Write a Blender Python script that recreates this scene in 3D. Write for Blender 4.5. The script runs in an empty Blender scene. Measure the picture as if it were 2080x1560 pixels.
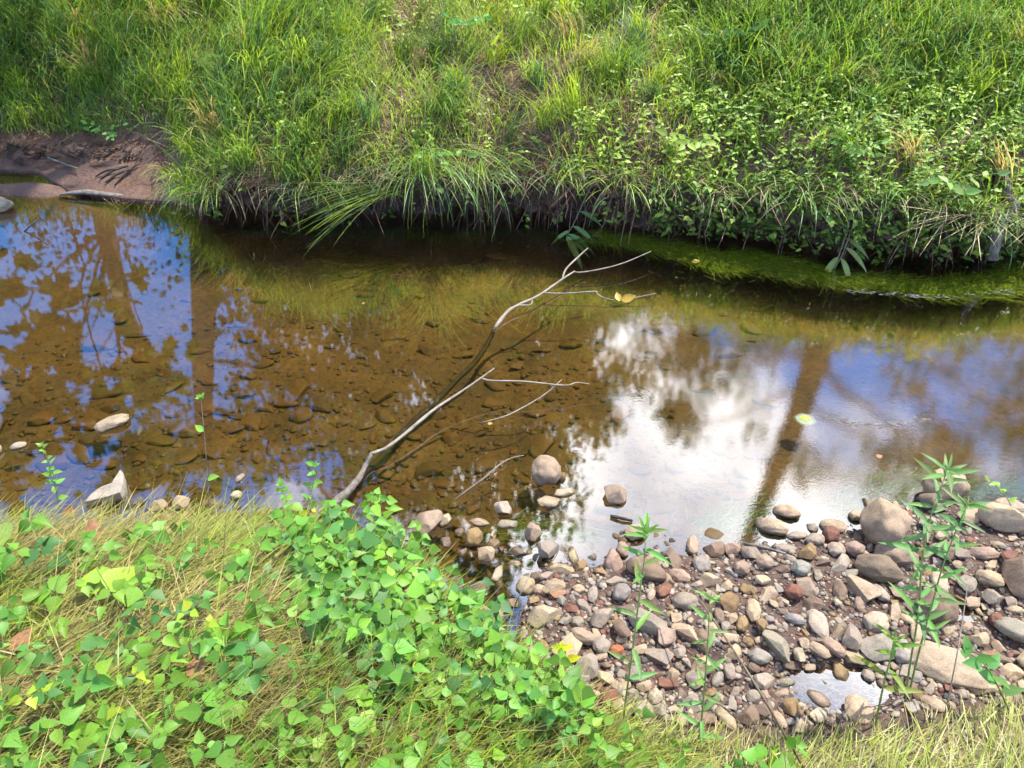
import bpy, bmesh, math, random
import numpy as np
from mathutils import Vector, Matrix, Euler
random.seed(7)
RNG = np.random.default_rng(11)
scene = bpy.context.scene
R = math.radians

# ------------------------------------------------------------------ camera, sky, sun, exposure
H = 2.3                      # eye above the water
PITCH = R(38)
F = 1571.0                   # focal length in pixels of a 2080 wide picture
cam_d = bpy.data.cameras.new("camera")
cam = bpy.data.objects.new("camera", cam_d)
scene.collection.objects.link(cam)
cam.location = (0, 0, H)
cam.rotation_euler = (math.pi / 2 - PITCH, 0, 0)
cam_d.sensor_width = 36
cam_d.lens = 36 * F / 2080
cam_d.clip_start = 0.05
cam_d.clip_end = 2000
scene.camera = cam

SUN_EL, SUN_AZ = R(61), R(52)          # azimuth from +Y towards +X
sun_dir = Vector((math.sin(SUN_AZ) * math.cos(SUN_EL), math.cos(SUN_AZ) * math.cos(SUN_EL), math.sin(SUN_EL)))
world = bpy.data.worlds.new("World")
scene.world = world
world.use_nodes = True
wn, wl = world.node_tree.nodes, world.node_tree.links
wn.clear()
w_out = wn.new("ShaderNodeOutputWorld")
w_bg = wn.new("ShaderNodeBackground")
sky = wn.new("ShaderNodeTexSky")
sky.sky_type = 'NISHITA'
sky.sun_disc = False
sky.sun_elevation = SUN_EL
sky.sun_rotation = SUN_AZ
sky.air_density = 1.0
sky.dust_density = 0.0
sky.ozone_density = 6.0
w_tc = wn.new("ShaderNodeTexCoord")
w_map = wn.new("ShaderNodeMapping")
w_map.inputs["Location"].default_value = (19.369, 10.085, 10.884)
w_noise = wn.new("ShaderNodeTexNoise")
w_noise.inputs["Scale"].default_value = 2.1
w_noise.inputs["Detail"].default_value = 7
w_noise.inputs["Roughness"].default_value = 0.55
w_ramp = wn.new("ShaderNodeValToRGB")
w_ramp.color_ramp.elements[0].position = 0.50
w_ramp.color_ramp.elements[1].position = 0.585
w_mix = wn.new("ShaderNodeMix")
w_mix.data_type = 'RGBA'
w_mix.inputs[7].default_value = (13.0, 13.2, 13.7, 1)
wl.new(w_tc.outputs["Generated"], w_map.inputs["Vector"])
wl.new(w_map.outputs["Vector"], w_noise.inputs["Vector"])
wl.new(w_noise.outputs["Fac"], w_ramp.inputs["Fac"])
wl.new(w_ramp.outputs["Color"], w_mix.inputs[0])
w_tint = wn.new("ShaderNodeMix"); w_tint.data_type = 'RGBA'; w_tint.blend_type = 'MULTIPLY'
w_tint.inputs[0].default_value = 1.0
w_tint.inputs[7].default_value = (0.54, 1.0, 1.38, 1)
wl.new(sky.outputs["Color"], w_tint.inputs[6])
wl.new(w_tint.outputs[2], w_mix.inputs[6])
w_n2 = wn.new("ShaderNodeTexNoise")
w_n2.inputs["Scale"].default_value = 5.5
w_n2.inputs["Detail"].default_value = 6
wl.new(w_map.outputs["Vector"], w_n2.inputs["Vector"])
w_r2 = wn.new("ShaderNodeValToRGB")
w_r2.color_ramp.elements[0].position = 0.36
w_r2.color_ramp.elements[1].position = 0.62
w_r2.color_ramp.elements[0].color = (0.40, 0.44, 0.53, 1)
w_r2.color_ramp.elements[1].color = (1.0, 1.0, 1.0, 1)
wl.new(w_n2.outputs["Fac"], w_r2.inputs["Fac"])
w_cm = wn.new("ShaderNodeMix"); w_cm.data_type = 'RGBA'; w_cm.blend_type = 'MULTIPLY'
w_cm.inputs[0].default_value = 1.0
w_cm.inputs[7].default_value = (14.0, 14.0, 14.3, 1)
wl.new(w_r2.outputs["Color"], w_cm.inputs[6])
wl.new(w_cm.outputs[2], w_mix.inputs[7])
wl.new(w_mix.outputs[2], w_bg.inputs["Color"])
w_bg.inputs["Strength"].default_value = 0.15
wl.new(w_bg.outputs[0], w_out.inputs["Surface"])

sun_d = bpy.data.lights.new("sun", 'SUN')
sun_d.energy = 5.0
sun_d.angle = R(0.5)
sun_d.color = (1.0, 0.94, 0.82)
sun = bpy.data.objects.new("sun", sun_d)
scene.collection.objects.link(sun)
sun.rotation_euler = (-sun_dir).to_track_quat('-Z', 'Y').to_euler()

scene.view_settings.view_transform = 'Standard'
scene.view_settings.look = 'None'
scene.view_settings.gamma = 1
scene.view_settings.use_curve_mapping = False
scene.view_settings.exposure = 1.2
scene.render.engine = 'CYCLES'
scene.cycles.max_bounces = 6
scene.cycles.diffuse_bounces = 3
scene.cycles.glossy_bounces = 3
scene.cycles.transmission_bounces = 4
scene.cycles.transparent_max_bounces = 8
scene.cycles.adaptive_threshold = 0.025
scene.cycles.caustics_reflective = False
scene.cycles.caustics_refractive = False

# ------------------------------------------------------------------ picture <-> place
CP, SP = math.cos(PITCH), math.sin(PITCH)
def ray(px, py):
    u = (np.asarray(px, float) - 1040) / F
    v = (780 - np.asarray(py, float)) / F
    return u, CP + v * SP, -SP + v * CP
def at_z(px, py, z=0.0):
    dx, dy, dz = ray(px, py)
    t = (z - H) / dz
    return dx * t, dy * t
def P(px, py, z=0.0):
    x, y = at_z(px, py, z)
    return Vector((float(x), float(y), z))
def proj(x, y, z):
    depth = y * CP - (z - H) * SP
    v = y * SP + (z - H) * CP
    depth = np.maximum(depth, 1e-3)
    return 1040 + F * x / depth, 780 - F * v / depth
def depth_of(x, y, z):
    return y * CP - (z - H) * SP
def mirror_point(px, py, Y):
    """the point at distance Y that the still water shows at this pixel"""
    dx, dy, dz = ray(px, py)
    t = Y / dy
    return Vector((float(dx * t), float(Y), float(-H - dz * t)))

# ------------------------------------------------------------------ numeric noise
_lat = np.random.default_rng(5).random((256, 256))
def vnoise(x, y):
    x = np.asarray(x, float); y = np.asarray(y, float)
    xi = np.floor(x).astype(int); yi = np.floor(y).astype(int)
    fx = x - xi; fy = y - yi
    fx = fx * fx * (3 - 2 * fx); fy = fy * fy * (3 - 2 * fy)
    a = _lat[xi % 256, yi % 256]; b = _lat[(xi + 1) % 256, yi % 256]
    c = _lat[xi % 256, (yi + 1) % 256]; d = _lat[(xi + 1) % 256, (yi + 1) % 256]
    return (a * (1 - fx) + b * fx) * (1 - fy) + (c * (1 - fx) + d * fx) * fy - 0.5
def fbm(x, y, o=4):
    s = 0; a = 1
    for i in range(o):
        s = s + a * vnoise(x * 2 ** i + 17 * i, y * 2 ** i + 31 * i); a *= 0.5
    return s
def smooth(a, b, x):
    t = np.clip((np.asarray(x, float) - a) / (b - a), 0, 1)
    return t * t * (3 - 2 * t)

# ------------------------------------------------------------------ shorelines, heights
def graph(pts, z):
    q = [at_z(a, b, z) for a, b in pts]
    q.sort()
    xs = np.array([p[0] for p in q]); ys = np.array([p[1] for p in q])
    return lambda x: np.interp(x, xs, ys)
near_shore = graph([(-200,1066),(0,1064),(300,1060),(500,1066),(650,1085),(780,1120),(860,1170),(920,1225),(990,1265),(1045,1262),(1080,1160),(1110,1122),
    (1160,1122),(1200,1132),(1260,1122),(1310,1096),(1400,1102),(1470,1112),(1530,1092),(1640,1074),(1740,1045),(1840,1010),(1900,980),
    (2000,1005),(2080,1005),(2300,1000)], 0.0)
bank_foot = graph([(-200,1072),(0,1070),(300,1066),(500,1072),(650,1095),(780,1135),(870,1200),(950,1275),(1040,1345),(1120,1410),(1230,1470),(1400,1510),
    (1600,1512),(1800,1490),(1950,1462),(2080,1436),(2300,1390)], 0.03)
far_shore = graph([(-300,345),(0,347),(80,352),(140,392),(260,408),(380,416),(410,438),(480,452),(640,458),(850,462),(1000,458),(1200,462),(1300,484),
    (1500,496),(1700,526),(1900,548),(2080,528),(2300,520)], 0.0)
PX_X = np.array([float(at_z(p, 430, 0)[0]) for p in range(-400, 2600, 20)])
PX_P = np.arange(-400, 2600, 20).astype(float)
def far_px(x):
    return np.interp(x, PX_X, PX_P)
pools = [(1690,1395,125,52,0.034),(1430,1395,90,40,0.008),(1950,1240,62,34,0.02),(2045,1330,50,60,0.008),(1000,1175,60,50,0.02),(1880,1150,46,40,0.004)]
pools_w = []
for a, b, w, h, d in pools:
    c = at_z(a, b, 0); e1 = at_z(a + w, b, 0); e2 = at_z(a, b + h, 0)
    pools_w.append((c[0], c[1], abs(e1[0] - c[0]), abs(e2[1] - c[1]), d))
spit_c = at_z(15, 384, 0.02)
def near_height(x, y):
    x = np.asarray(x, float); y = np.asarray(y, float)
    ys, yb, yf = near_shore(x), bank_foot(x), far_shore(x)
    n1 = fbm(x * 2.2, y * 2.2, 4)
    n2 = fbm(x * 9 + 40, y * 9, 3)
    # bed
    d = np.clip(y - ys, 0, None)
    bed = -0.012 - 0.10 * smooth(0, 0.5, d) - 0.10 * smooth(0.4, 1.9, d) + 0.035 * n1 + 0.012 * n2
    shelf = smooth(430, 150, far_px(x)) * smooth(0.75, 0.1, yf - y)
    bed = bed * (1 - 0.75 * shelf)
    bed = bed + 0.27 * np.exp(-(((x - spit_c[0]) / 0.42) ** 2 + ((y - spit_c[1]) / 0.13) ** 2)) * 0.55
    # gravel bar
    e = np.clip(ys - y, 0, None)
    bar = -0.012 + 0.05 * smooth(0, 0.18, e) + 0.03 * n1 * smooth(0, 0.2, e) + 0.010 * n2
    for cx, cy, rx, ry, dp in pools_w:
        bar = bar - (dp + 0.025) * np.exp(-(((x - cx) / rx) ** 2 + ((y - cy) / ry) ** 2) ** 2 * 0.7)
    z = np.where(y > ys, bed, bar)
    # grassy near bank
    b = yb - y
    rise = 0.05 * smooth(-0.06, 0.10, b) + 0.52 * (1 - np.exp(-np.clip(b, 0, None) * 0.85))
    land = rise + 0.07 * n1 * smooth(0, 0.3, b) + 0.02 * n2 * smooth(0, .2, b)
    return np.where(b > -0.06, np.maximum(z, z * (1 - smooth(-0.06, 0.06, b)) + land), z)
def cut_height(x):
    p = far_px(x)
    c = 0.02 + 0.30 * smooth(370, 520, p) + 0.04 * smooth(900, 1200, p) - 0.02 * smooth(1750, 2080, p)
    return c * (1 + 0.35 * vnoise(x * 2.3, 3.3))
def lip_y(x):
    return far_shore(x) + 0.10 * fbm(x * 2.1, 9.1, 3) * smooth(380, 480, far_px(x))
def bank_z(x, d):
    """far bank height at distance d behind the lip"""
    p = far_px(x)
    flat = 0.72 * smooth(420, 200, p)
    c = cut_height(x)
    hump = 0.10 * smooth(0, 0.35, d) * smooth(400, 600, p)
    g = 0.16 * np.minimum(d, flat) + 0.43 * np.maximum(0, d - flat) + hump
    g = g + 0.13 * smooth(0.0, 0.25, d - flat) * smooth(420, 200, p)
    top = 1.55
    g = top * (1 - np.exp(-g / top * 1.12))
    y = lip_y(x) + d
    bump = 0.16 * fbm(x * 1.3 + 5, y * 1.3, 4) * smooth(0.05, 0.6, d - flat * 0.6) + (0.02 + 0.03 * smooth(420, 300, p)) * fbm(x * 8, y * 8, 4) * smooth(0.0, 0.12, d)
    return c + g + bump

def hit(px, py):
    """first place where the view through this pixel meets the near ground or the bed"""
    dx, dy, dz = (float(v) for v in ray(px, py))
    t = np.linspace(0.7, 9, 1200)
    X, Y, Z = dx * t, dy * t, H + dz * t
    below = np.nonzero(Z < near_height(X, Y))[0]
    i = below[0] if len(below) else -1
    return float(X[i]), float(Y[i]), float(near_height(X[i], Y[i]))
def hit_bank(px, py):
    dx, dy, dz = (float(v) for v in ray(px, py))
    t = np.linspace(3.0, 16, 2600)
    X, Y, Z = dx * t, dy * t, H + dz * t
    d = Y - lip_y(X)
    ok = np.nonzero((d > 0) & (Z < bank_z(X, np.maximum(d, 0))))[0]
    i = ok[0] if len(ok) else -1
    return float(X[i]), float(Y[i]), float(bank_z(X[i], max(d[i], 0)))

# ------------------------------------------------------------------ materials
def new_mat(name):
    m = bpy.data.materials.new(name)
    m.use_nodes = True
    nt = m.node_tree
    nt.nodes.clear()
    out = nt.nodes.new("ShaderNodeOutputMaterial")
    return m, nt.nodes, nt.links, out
def noise(nodes, links, scale, detail=4, rough=0.55, vec=None, dist=0):
    n = nodes.new("ShaderNodeTexNoise")
    n.inputs["Scale"].default_value = scale
    n.inputs["Detail"].default_value = detail
    n.inputs["Roughness"].default_value = rough
    n.inputs["Distortion"].default_value = dist
    if vec is not None: links.new(vec, n.inputs["Vector"])
    return n
def ramp(nodes, links, fac, stops):
    r = nodes.new("ShaderNodeValToRGB")
    while len(r.color_ramp.elements) < len(stops): r.color_ramp.elements.new(0.5)
    for e, (p, c) in zip(r.color_ramp.elements, stops):
        e.position = p
        e.color = c if len(c) == 4 else (*c, 1)
    links.new(fac, r.inputs["Fac"])
    return r
def mixc(nodes, links, fac, a, b, mode='MIX'):
    m = nodes.new("ShaderNodeMix"); m.data_type = 'RGBA'; m.blend_type = mode
    for sock, v in ((0, fac), (6, a), (7, b)):
        if hasattr(v, "links"): links.new(v, m.inputs[sock])
        elif sock == 0: m.inputs[0].default_value = v
        else: m.inputs[sock].default_value = v if len(v) == 4 else (*v, 1)
    return m.outputs[2]
def maprange(nodes, links, v, a, b, c=0.0, d=1.0):
    m = nodes.new("ShaderNodeMapRange")
    links.new(v, m.inputs[0])
    for i, k in enumerate((a, b, c, d)): m.inputs[i + 1].default_value = k
    return m.outputs[0]

def leaf_mat(name, source, translucency=0.4, rough=0.45, scale=30, tint=(1.25, 1.15, 0.5), spec=0.35, vary=0.35):
    """source: 'attr' reads the colour attribute, 'object' the object's colour"""
    m, N, L, out = new_mat(name)
    if source == 'attr':
        a = N.new("ShaderNodeAttribute"); a.attribute_name = "Col"; col = a.outputs["Color"]
    else:
        a = N.new("ShaderNodeObjectInfo"); col = a.outputs["Color"]
    tc = N.new("ShaderNodeTexCoord")
    n = noise(N, L, scale, 3, 0.6, tc.outputs["Object"])
    v = maprange(N, L, n.outputs["Fac"], 0.3, 0.7, 1 - vary, 1 + vary)
    hsv = N.new("ShaderNodeHueSaturation")
    L.new(col, hsv.inputs["Color"]); L.new(v, hsv.inputs["Value"])
    p = N.new("ShaderNodeBsdfPrincipled")
    L.new(hsv.outputs[0], p.inputs["Base Color"])
    p.inputs["Roughness"].default_value = rough
    p.inputs["Specular IOR Level"].default_value = spec
    t = N.new("ShaderNodeBsdfTranslucent")
    L.new(mixc(N, L, 1.0, hsv.outputs[0], tint, 'MULTIPLY'), t.inputs["Color"])
    mx = N.new("ShaderNodeMixShader"); mx.inputs[0].default_value = translucency
    L.new(p.outputs[0], mx.inputs[1]); L.new(t.outputs[0], mx.inputs[2])
    L.new(mx.outputs[0], out.inputs["Surface"])
    return m
M_grass = leaf_mat("grass_blade", 'attr', 0.42, 0.42, 40)
M_weed = leaf_mat("weed_leaf", 'attr', 0.40, 0.45, 60)
M_crown = leaf_mat("tree_leaf", 'attr', 0.35, 0.5, 9)
M_wood_attr = leaf_mat("dry_stalk", 'attr', 0.0, 0.8, 50, spec=0.1)

def vein_leaf_mat(name, translucency=0.4):
    m, N, L, out = new_mat(name)
    o = N.new("ShaderNodeObjectInfo")
    uv = N.new("ShaderNodeUVMap")
    sx = N.new("ShaderNodeSeparateXYZ"); L.new(uv.outputs[0], sx.inputs[0])
    # u across (-.5 .. .5), v along: veins leave the midrib at a slant
    ab = N.new("ShaderNodeMath"); ab.operation = 'ABSOLUTE'; L.new(sx.outputs[0], ab.inputs[0])
    ma = N.new("ShaderNodeMath"); ma.operation = 'MULTIPLY_ADD'
    L.new(ab.outputs[0], ma.inputs[0]); ma.inputs[1].default_value = -0.9; L.new(sx.outputs[1], ma.inputs[2])
    fr = N.new("ShaderNodeMath"); fr.operation = 'PINGPONG'; L.new(ma.outputs[0], fr.inputs[0]); fr.inputs[1].default_value = 0.075
    vein = maprange(N, L, fr.outputs[0], 0.0, 0.016, 1, 0)
    mid = maprange(N, L, ab.outputs[0], 0.0, 0.035, 1, 0)
    mxm = N.new("ShaderNodeMath"); mxm.operation = 'MAXIMUM'; L.new(vein, mxm.inputs[0]); L.new(mid, mxm.inputs[1])
    tc = N.new("ShaderNodeTexCoord")
    n = noise(N, L, 28, 4, 0.6, tc.outputs["Object"])
    v = maprange(N, L, n.outputs["Fac"], 0.3, 0.7, 0.78, 1.2)
    hsv = N.new("ShaderNodeHueSaturation"); L.new(o.outputs["Color"], hsv.inputs["Color"]); L.new(v, hsv.inputs["Value"])
    vf = N.new("ShaderNodeMath"); vf.operation = 'MULTIPLY'; L.new(mxm.outputs[0], vf.inputs[0]); vf.inputs[1].default_value = 0.35
    light = mixc(N, L, 1.0, hsv.outputs[0], (1.5, 1.35, 1.5), 'MULTIPLY')
    col = mixc(N, L, vf.outputs[0], hsv.outputs[0], light)
    bump = N.new("ShaderNodeBump"); bump.inputs["Strength"].default_value = 0.35; bump.inputs["Distance"].default_value = 0.004
    L.new(fr.outputs[0], bump.inputs["Height"])
    p = N.new("ShaderNodeBsdfPrincipled")
    L.new(col, p.inputs["Base Color"]); L.new(bump.outputs[0], p.inputs["Normal"])
    p.inputs["Roughness"].default_value = 0.5; p.inputs["Specular IOR Level"].default_value = 0.35
    t = N.new("ShaderNodeBsdfTranslucent")
    L.new(mixc(N, L, 1.0, col, (1.3, 1.15, 0.45), 'MULTIPLY'), t.inputs["Color"])
    mx = N.new("ShaderNodeMixShader"); mx.inputs[0].default_value = translucency
    L.new(p.outputs[0], mx.inputs[1]); L.new(t.outputs[0], mx.inputs[2])
    L.new(mx.outputs[0], out.inputs["Surface"])
    return m
M_vine = vein_leaf_mat("vine_leaf")

def soil_mat(name, stops, scale, bump=0.5, dist=0.02, rough=0.9, wet=True):
    m, N, L, out = new_mat(name)
    g = N.new("ShaderNodeNewGeometry")
    n = noise(N, L, scale, 8, 0.65, g.outputs["Position"])
    n2 = noise(N, L, scale * 9, 5, 0.7, g.outputs["Position"])
    c = ramp(N, L, n.outputs["Fac"], stops)
    c2 = mixc(N, L, 0.7, c.outputs[0], ramp(N, L, n2.outputs["Fac"], [(0.3, (0.45, 0.42, 0.4)), (0.7, (1.35, 1.3, 1.25))]).outputs[0], 'MULTIPLY')
    sz = N.new("ShaderNodeSeparateXYZ"); L.new(g.outputs["Position"], sz.inputs[0])
    wetf = maprange(N, L, sz.outputs[2], 0.04, 0.28, 1, 0)
    dark = mixc(N, L, 1.0, c2, (0.80, 0.70, 0.64), 'MULTIPLY')
    col = mixc(N, L, wetf, c2, dark) if wet else c2
    p = N.new("ShaderNodeBsdfPrincipled")
    L.new(col, p.inputs["Base Color"])
    if wet: L.new(maprange(N, L, wetf, 0, 1, rough, 0.5), p.inputs["Roughness"])
    else: p.inputs["Roughness"].default_value = rough
    b1 = N.new("ShaderNodeBump"); b1.inputs["Strength"].default_value = bump; b1.inputs["Distance"].default_value = dist
    L.new(n.outputs["Fac"], b1.inputs["Height"])
    b2 = N.new("ShaderNodeBump"); b2.inputs["Strength"].default_value = bump; b2.inputs["Distance"].default_value = dist * 0.35
    L.new(n2.outputs["Fac"], b2.inputs["Height"]); L.new(b1.outputs[0], b2.inputs["Normal"])
    L.new(b2.outputs[0], p.inputs["Normal"])
    L.new(p.outputs[0], out.inputs["Surface"])
    return m, N, L, p, col, g

# creek ground: bed silt, gravel mud and bank thatch in one sheet, told apart by painted weights
m, N, L, out = new_mat("creek_ground")
g = N.new("ShaderNodeNewGeometry")
za = N.new("ShaderNodeAttribute"); za.attribute_name = "zone"
zs = N.new("ShaderNodeSeparateColor"); L.new(za.outputs["Color"], zs.inputs[0])
n1 = noise(N, L, 3.2, 7, 0.6, g.outputs["Position"])
n2 = noise(N, L, 34, 6, 0.7, g.outputs["Position"])
n3 = noise(N, L, 130, 4, 0.7, g.outputs["Position"])
silt = ramp(N, L, n1.outputs["Fac"], [(0.28, (0.034, 0.022, 0.005)), (0.5, (0.080, 0.047, 0.010)), (0.72, (0.125, 0.075, 0.017))])
speck = ramp(N, L, n2.outputs["Fac"], [(0.32, (0.4, 0.38, 0.34)), (0.48, (0.95, 0.95, 0.95)), (0.7, (1.45, 1.4, 1.3))])
siltc = mixc(N, L, 0.85, silt.outputs[0], speck.outputs[0], 'MULTIPLY')
mud = ramp(N, L, n2.outputs["Fac"], [(0.3, (0.022, 0.012, 0.008)), (0.5, (0.07, 0.038, 0.026)), (0.72, (0.13, 0.078, 0.054))])
mudc = mixc(N, L, 0.6, mud.outputs[0], ramp(N, L, n3.outputs["Fac"], [(0.3, (0.4, 0.4, 0.4)), (0.7, (1.5, 1.45, 1.4))]).outputs[0], 'MULTIPLY')
that = ramp(N, L, n2.outputs["Fac"], [(0.3, (0.05, 0.035, 0.018)), (0.5, (0.13, 0.10, 0.045)), (0.75, (0.26, 0.21, 0.10))])
c = mixc(N, L, zs.outputs[0], siltc, mudc)
c = mixc(N, L, zs.outputs[1], c, that.outputs[0])
c = mixc(N, L, zs.outputs[2], c, mixc(N, L, 0.5, (0.12, 0.064, 0.046), mudc))
pr = N.new("ShaderNodeBsdfPrincipled")
L.new(c, pr.inputs["Base Color"]); pr.inputs["Roughness"].default_value = 0.75
b1 = N.new("ShaderNodeBump"); b1.inputs["Strength"].default_value = 0.8; b1.inputs["Distance"].default_value = 0.02
L.new(n2.outputs["Fac"], b1.inputs["Height"])
b2 = N.new("ShaderNodeBump"); b2.inputs["Strength"].default_value = 0.6; b2.inputs["Distance"].default_value = 0.006
L.new(n3.outputs["Fac"], b2.inputs["Height"]); L.new(b1.outputs[0], b2.inputs["Normal"])
L.new(b2.outputs[0], pr.inputs["Normal"])
L.new(pr.outputs[0], out.inputs["Surface"])
M_ground = m

M_bank = soil_mat("bank_soil", [(0.25, (0.04, 0.022, 0.015)), (0.5, (0.125, 0.071, 0.049)), (0.75, (0.21, 0.135, 0.09))], 5.5, 0.9, 0.05)[0]

# water: clear brown film that mirrors the sky; calm upstream, wrinkled over the riffle
m, N, L, out = new_mat("creek_water")
g = N.new("ShaderNodeNewGeometry")
sp = N.new("ShaderNodeSeparateXYZ"); L.new(g.outputs["Position"], sp.inputs[0])
mp = N.new("ShaderNodeMapping"); mp.inputs["Scale"].default_value = (1.0, 1.6, 1.0); L.new(g.outputs["Position"], mp.inputs["Vector"])
rn = noise(N, L, 46, 4, 0.6, mp.outputs[0])
rs = noise(N, L, 2.4, 2, 0.5, mp.outputs[0])
rx = noise(N, L, 1.6, 3, 0.5, g.outputs["Position"])
addm = N.new("ShaderNodeMath"); addm.operation = 'MULTIPLY_ADD'
L.new(rx.outputs["Fac"], addm.inputs[0]); addm.inputs[1].default_value = 1.6; L.new(sp.outputs[0], addm.inputs[2])
fine = maprange(N, L, addm.outputs[0], 0.95, 1.9, 0.006, 0.022)
b1 = N.new("ShaderNodeBump"); b1.inputs["Distance"].default_value = 0.006
L.new(fine, b1.inputs["Strength"]); L.new(rn.outputs["Fac"], b1.inputs["Height"])
b2 = N.new("ShaderNodeBump"); b2.inputs["Distance"].default_value = 0.02; b2.inputs["Strength"].default_value = 0.03
L.new(rs.outputs["Fac"], b2.inputs["Height"]); L.new(b1.outputs[0], b2.inputs["Normal"])
lw = N.new("ShaderNodeLayerWeight"); lw.inputs["Blend"].default_value = 0.5
pw = N.new("ShaderNodeMath"); pw.operation = 'POWER'; L.new(lw.outputs["Facing"], pw.inputs[0]); pw.inputs[1].default_value = 5
fr = N.new("ShaderNodeMath"); fr.operation = 'MULTIPLY_ADD'; L.new(pw.outputs[0], fr.inputs[0]); fr.inputs[1].default_value = 0.73; fr.inputs[2].default_value = 0.27
tr = N.new("ShaderNodeBsdfTransparent"); tr.inputs["Color"].default_value = (0.93, 0.83, 0.58, 1)
gl = N.new("ShaderNodeBsdfGlossy"); gl.inputs["Roughness"].default_value = 0.0
L.new(b2.outputs[0], gl.inputs["Normal"])
mx = N.new("ShaderNodeMixShader")
L.new(fr.outputs[0], mx.inputs[0]); L.new(tr.outputs[0], mx.inputs[1]); L.new(gl.outputs[0], mx.inputs[2])
L.new(mx.outputs[0], out.inputs["Surface"])
M_water = m

def stone_mat(name, source, silted=False):
    m, N, L, out = new_mat(name)
    if source == 'object':
        a = N.new("ShaderNodeObjectInfo"); col = a.outputs["Color"]; rnd = a.outputs["Random"]
    else:
        a = N.new("ShaderNodeAttribute"); a.attribute_name = "Col"; col = a.outputs["Color"]
    g = N.new("ShaderNodeNewGeometry")
    n = noise(N, L, 22, 7, 0.65, g.outputs["Position"], 0.4)
    n2 = noise(N, L, 160, 4, 0.7, g.outputs["Position"])
    big = ramp(N, L, n.outputs["Fac"], [(0.3, (0.62, 0.58, 0.54)), (0.5, (1, 1, 1)), (0.72, (1.25, 1.2, 1.13))])
    c = mixc(N, L, 0.9, col, big.outputs[0], 'MULTIPLY')
    c = mixc(N, L, 0.45, c, ramp(N, L, n2.outputs["Fac"], [(0.3, (0.5, 0.5, 0.5)), (0.7, (1.4, 1.4, 1.4))]).outputs[0], 'MULTIPLY')
    sp = N.new("ShaderNodeSeparateXYZ"); L.new(g.outputs["Position"], sp.inputs[0])
    if silted:
        c = mixc(N, L, 0.68, mixc(N, L, 1.0, c, (0.85, 0.76, 0.55), 'MULTIPLY'), (0.060, 0.037, 0.009))
    wadd = N.new("ShaderNodeMath"); wadd.operation = 'MULTIPLY_ADD'
    L.new(n.outputs["Fac"], wadd.inputs[0]); wadd.inputs[1].default_value = -0.02; L.new(sp.outputs[2], wadd.inputs[2])
    wet = maprange(N, L, wadd.outputs[0], -0.006, 0.004, 0.25 if silted else 1, 0)
    dark = mixc(N, L, 1.0, c, (0.42, 0.40, 0.33), 'MULTIPLY')
    c = mixc(N, L, wet, c, dark)
    p = N.new("ShaderNodeBsdfPrincipled")
    L.new(c, p.inputs["Base Color"])
    L.new(maprange(N, L, wet, 0, 1, 0.8, 0.3), p.inputs["Roughness"])
    p.inputs["Specular IOR Level"].default_value = 0.35
    b = N.new("ShaderNodeBump"); b.inputs["Strength"].default_value = 0.7; b.inputs["Distance"].default_value = 0.008
    L.new(n.outputs["Fac"], b.inputs["Height"])
    b2 = N.new("ShaderNodeBump"); b2.inputs["Strength"].default_value = 0.35; b2.inputs["Distance"].default_value = 0.002
    L.new(n2.outputs["Fac"], b2.inputs["Height"]); L.new(b.outputs[0], b2.inputs["Normal"])
    L.new(b2.outputs[0], p.inputs["Normal"])
    L.new(p.outputs[0], out.inputs["Surface"])
    return m
M_stone = stone_mat("stone", 'object')
M_stone_silt = stone_mat("silted_stone", 'object', True)
M_gravel = stone_mat("gravel", 'attr')
M_bedgravel = stone_mat("silted_gravel", 'attr', True)

def wood_mat(name, c0, c1, c2, stretch=(60, 60, 6)):
    m, N, L, out = new_mat(name)
    g = N.new("ShaderNodeNewGeometry")
    n = noise(N, L, 26, 6, 0.65, g.outputs["Position"], 0.6)
    n2 = noise(N, L, 120, 4, 0.6, g.outputs["Position"])
    r = ramp(N, L, n.outputs["Fac"], [(0.28, c0), (0.5, c1), (0.72, c2)])
    c = mixc(N, L, 0.5, r.outputs[0], ramp(N, L, n2.outputs["Fac"], [(0.3, (0.5, 0.5, 0.5)), (0.7, (1.4, 1.4, 1.4))]).outputs[0], 'MULTIPLY')
    sp = N.new("ShaderNodeSeparateXYZ"); L.new(g.outputs["Position"], sp.inputs[0])
    c = mixc(N, L, maprange(N, L, sp.outputs[2], 0.006, 0.02, 1, 0), c, mixc(N, L, 1.0, c, (0.4, 0.36, 0.3), 'MULTIPLY'))
    p = N.new("ShaderNodeBsdfPrincipled"); L.new(c, p.inputs["Base Color"]); p.inputs["Roughness"].default_value = 0.8
    b = N.new("ShaderNodeBump"); b.inputs["Strength"].default_value = 0.6; b.inputs["Distance"].default_value = 0.006
    L.new(n.outputs["Fac"], b.inputs["Height"]); L.new(b.outputs[0], p.inputs["Normal"])
    L.new(p.outputs[0], out.inputs["Surface"])
    return m
M_bark = wood_mat("tree_bark", (0.03, 0.024, 0.018), (0.075, 0.06, 0.045), (0.14, 0.115, 0.085))
M_twig = wood_mat("bleached_twig", (0.10, 0.08, 0.06), (0.20, 0.168, 0.13), (0.29, 0.255, 0.21))
M_sunk = wood_mat("sunken_wood", (0.02, 0.018, 0.008), (0.05, 0.042, 0.016), (0.09, 0.07, 0.025))
M_drift = wood_mat("driftwood", (0.035, 0.029, 0.024), (0.115, 0.095, 0.078), (0.20, 0.17, 0.145))
M_dark = wood_mat("wet_dark_wood", (0.008, 0.006, 0.005), (0.022, 0.016, 0.012), (0.05, 0.038, 0.03))
M_root = wood_mat("root_fibre", (0.03, 0.018, 0.012), (0.08, 0.05, 0.034), (0.15, 0.10, 0.07))
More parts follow.
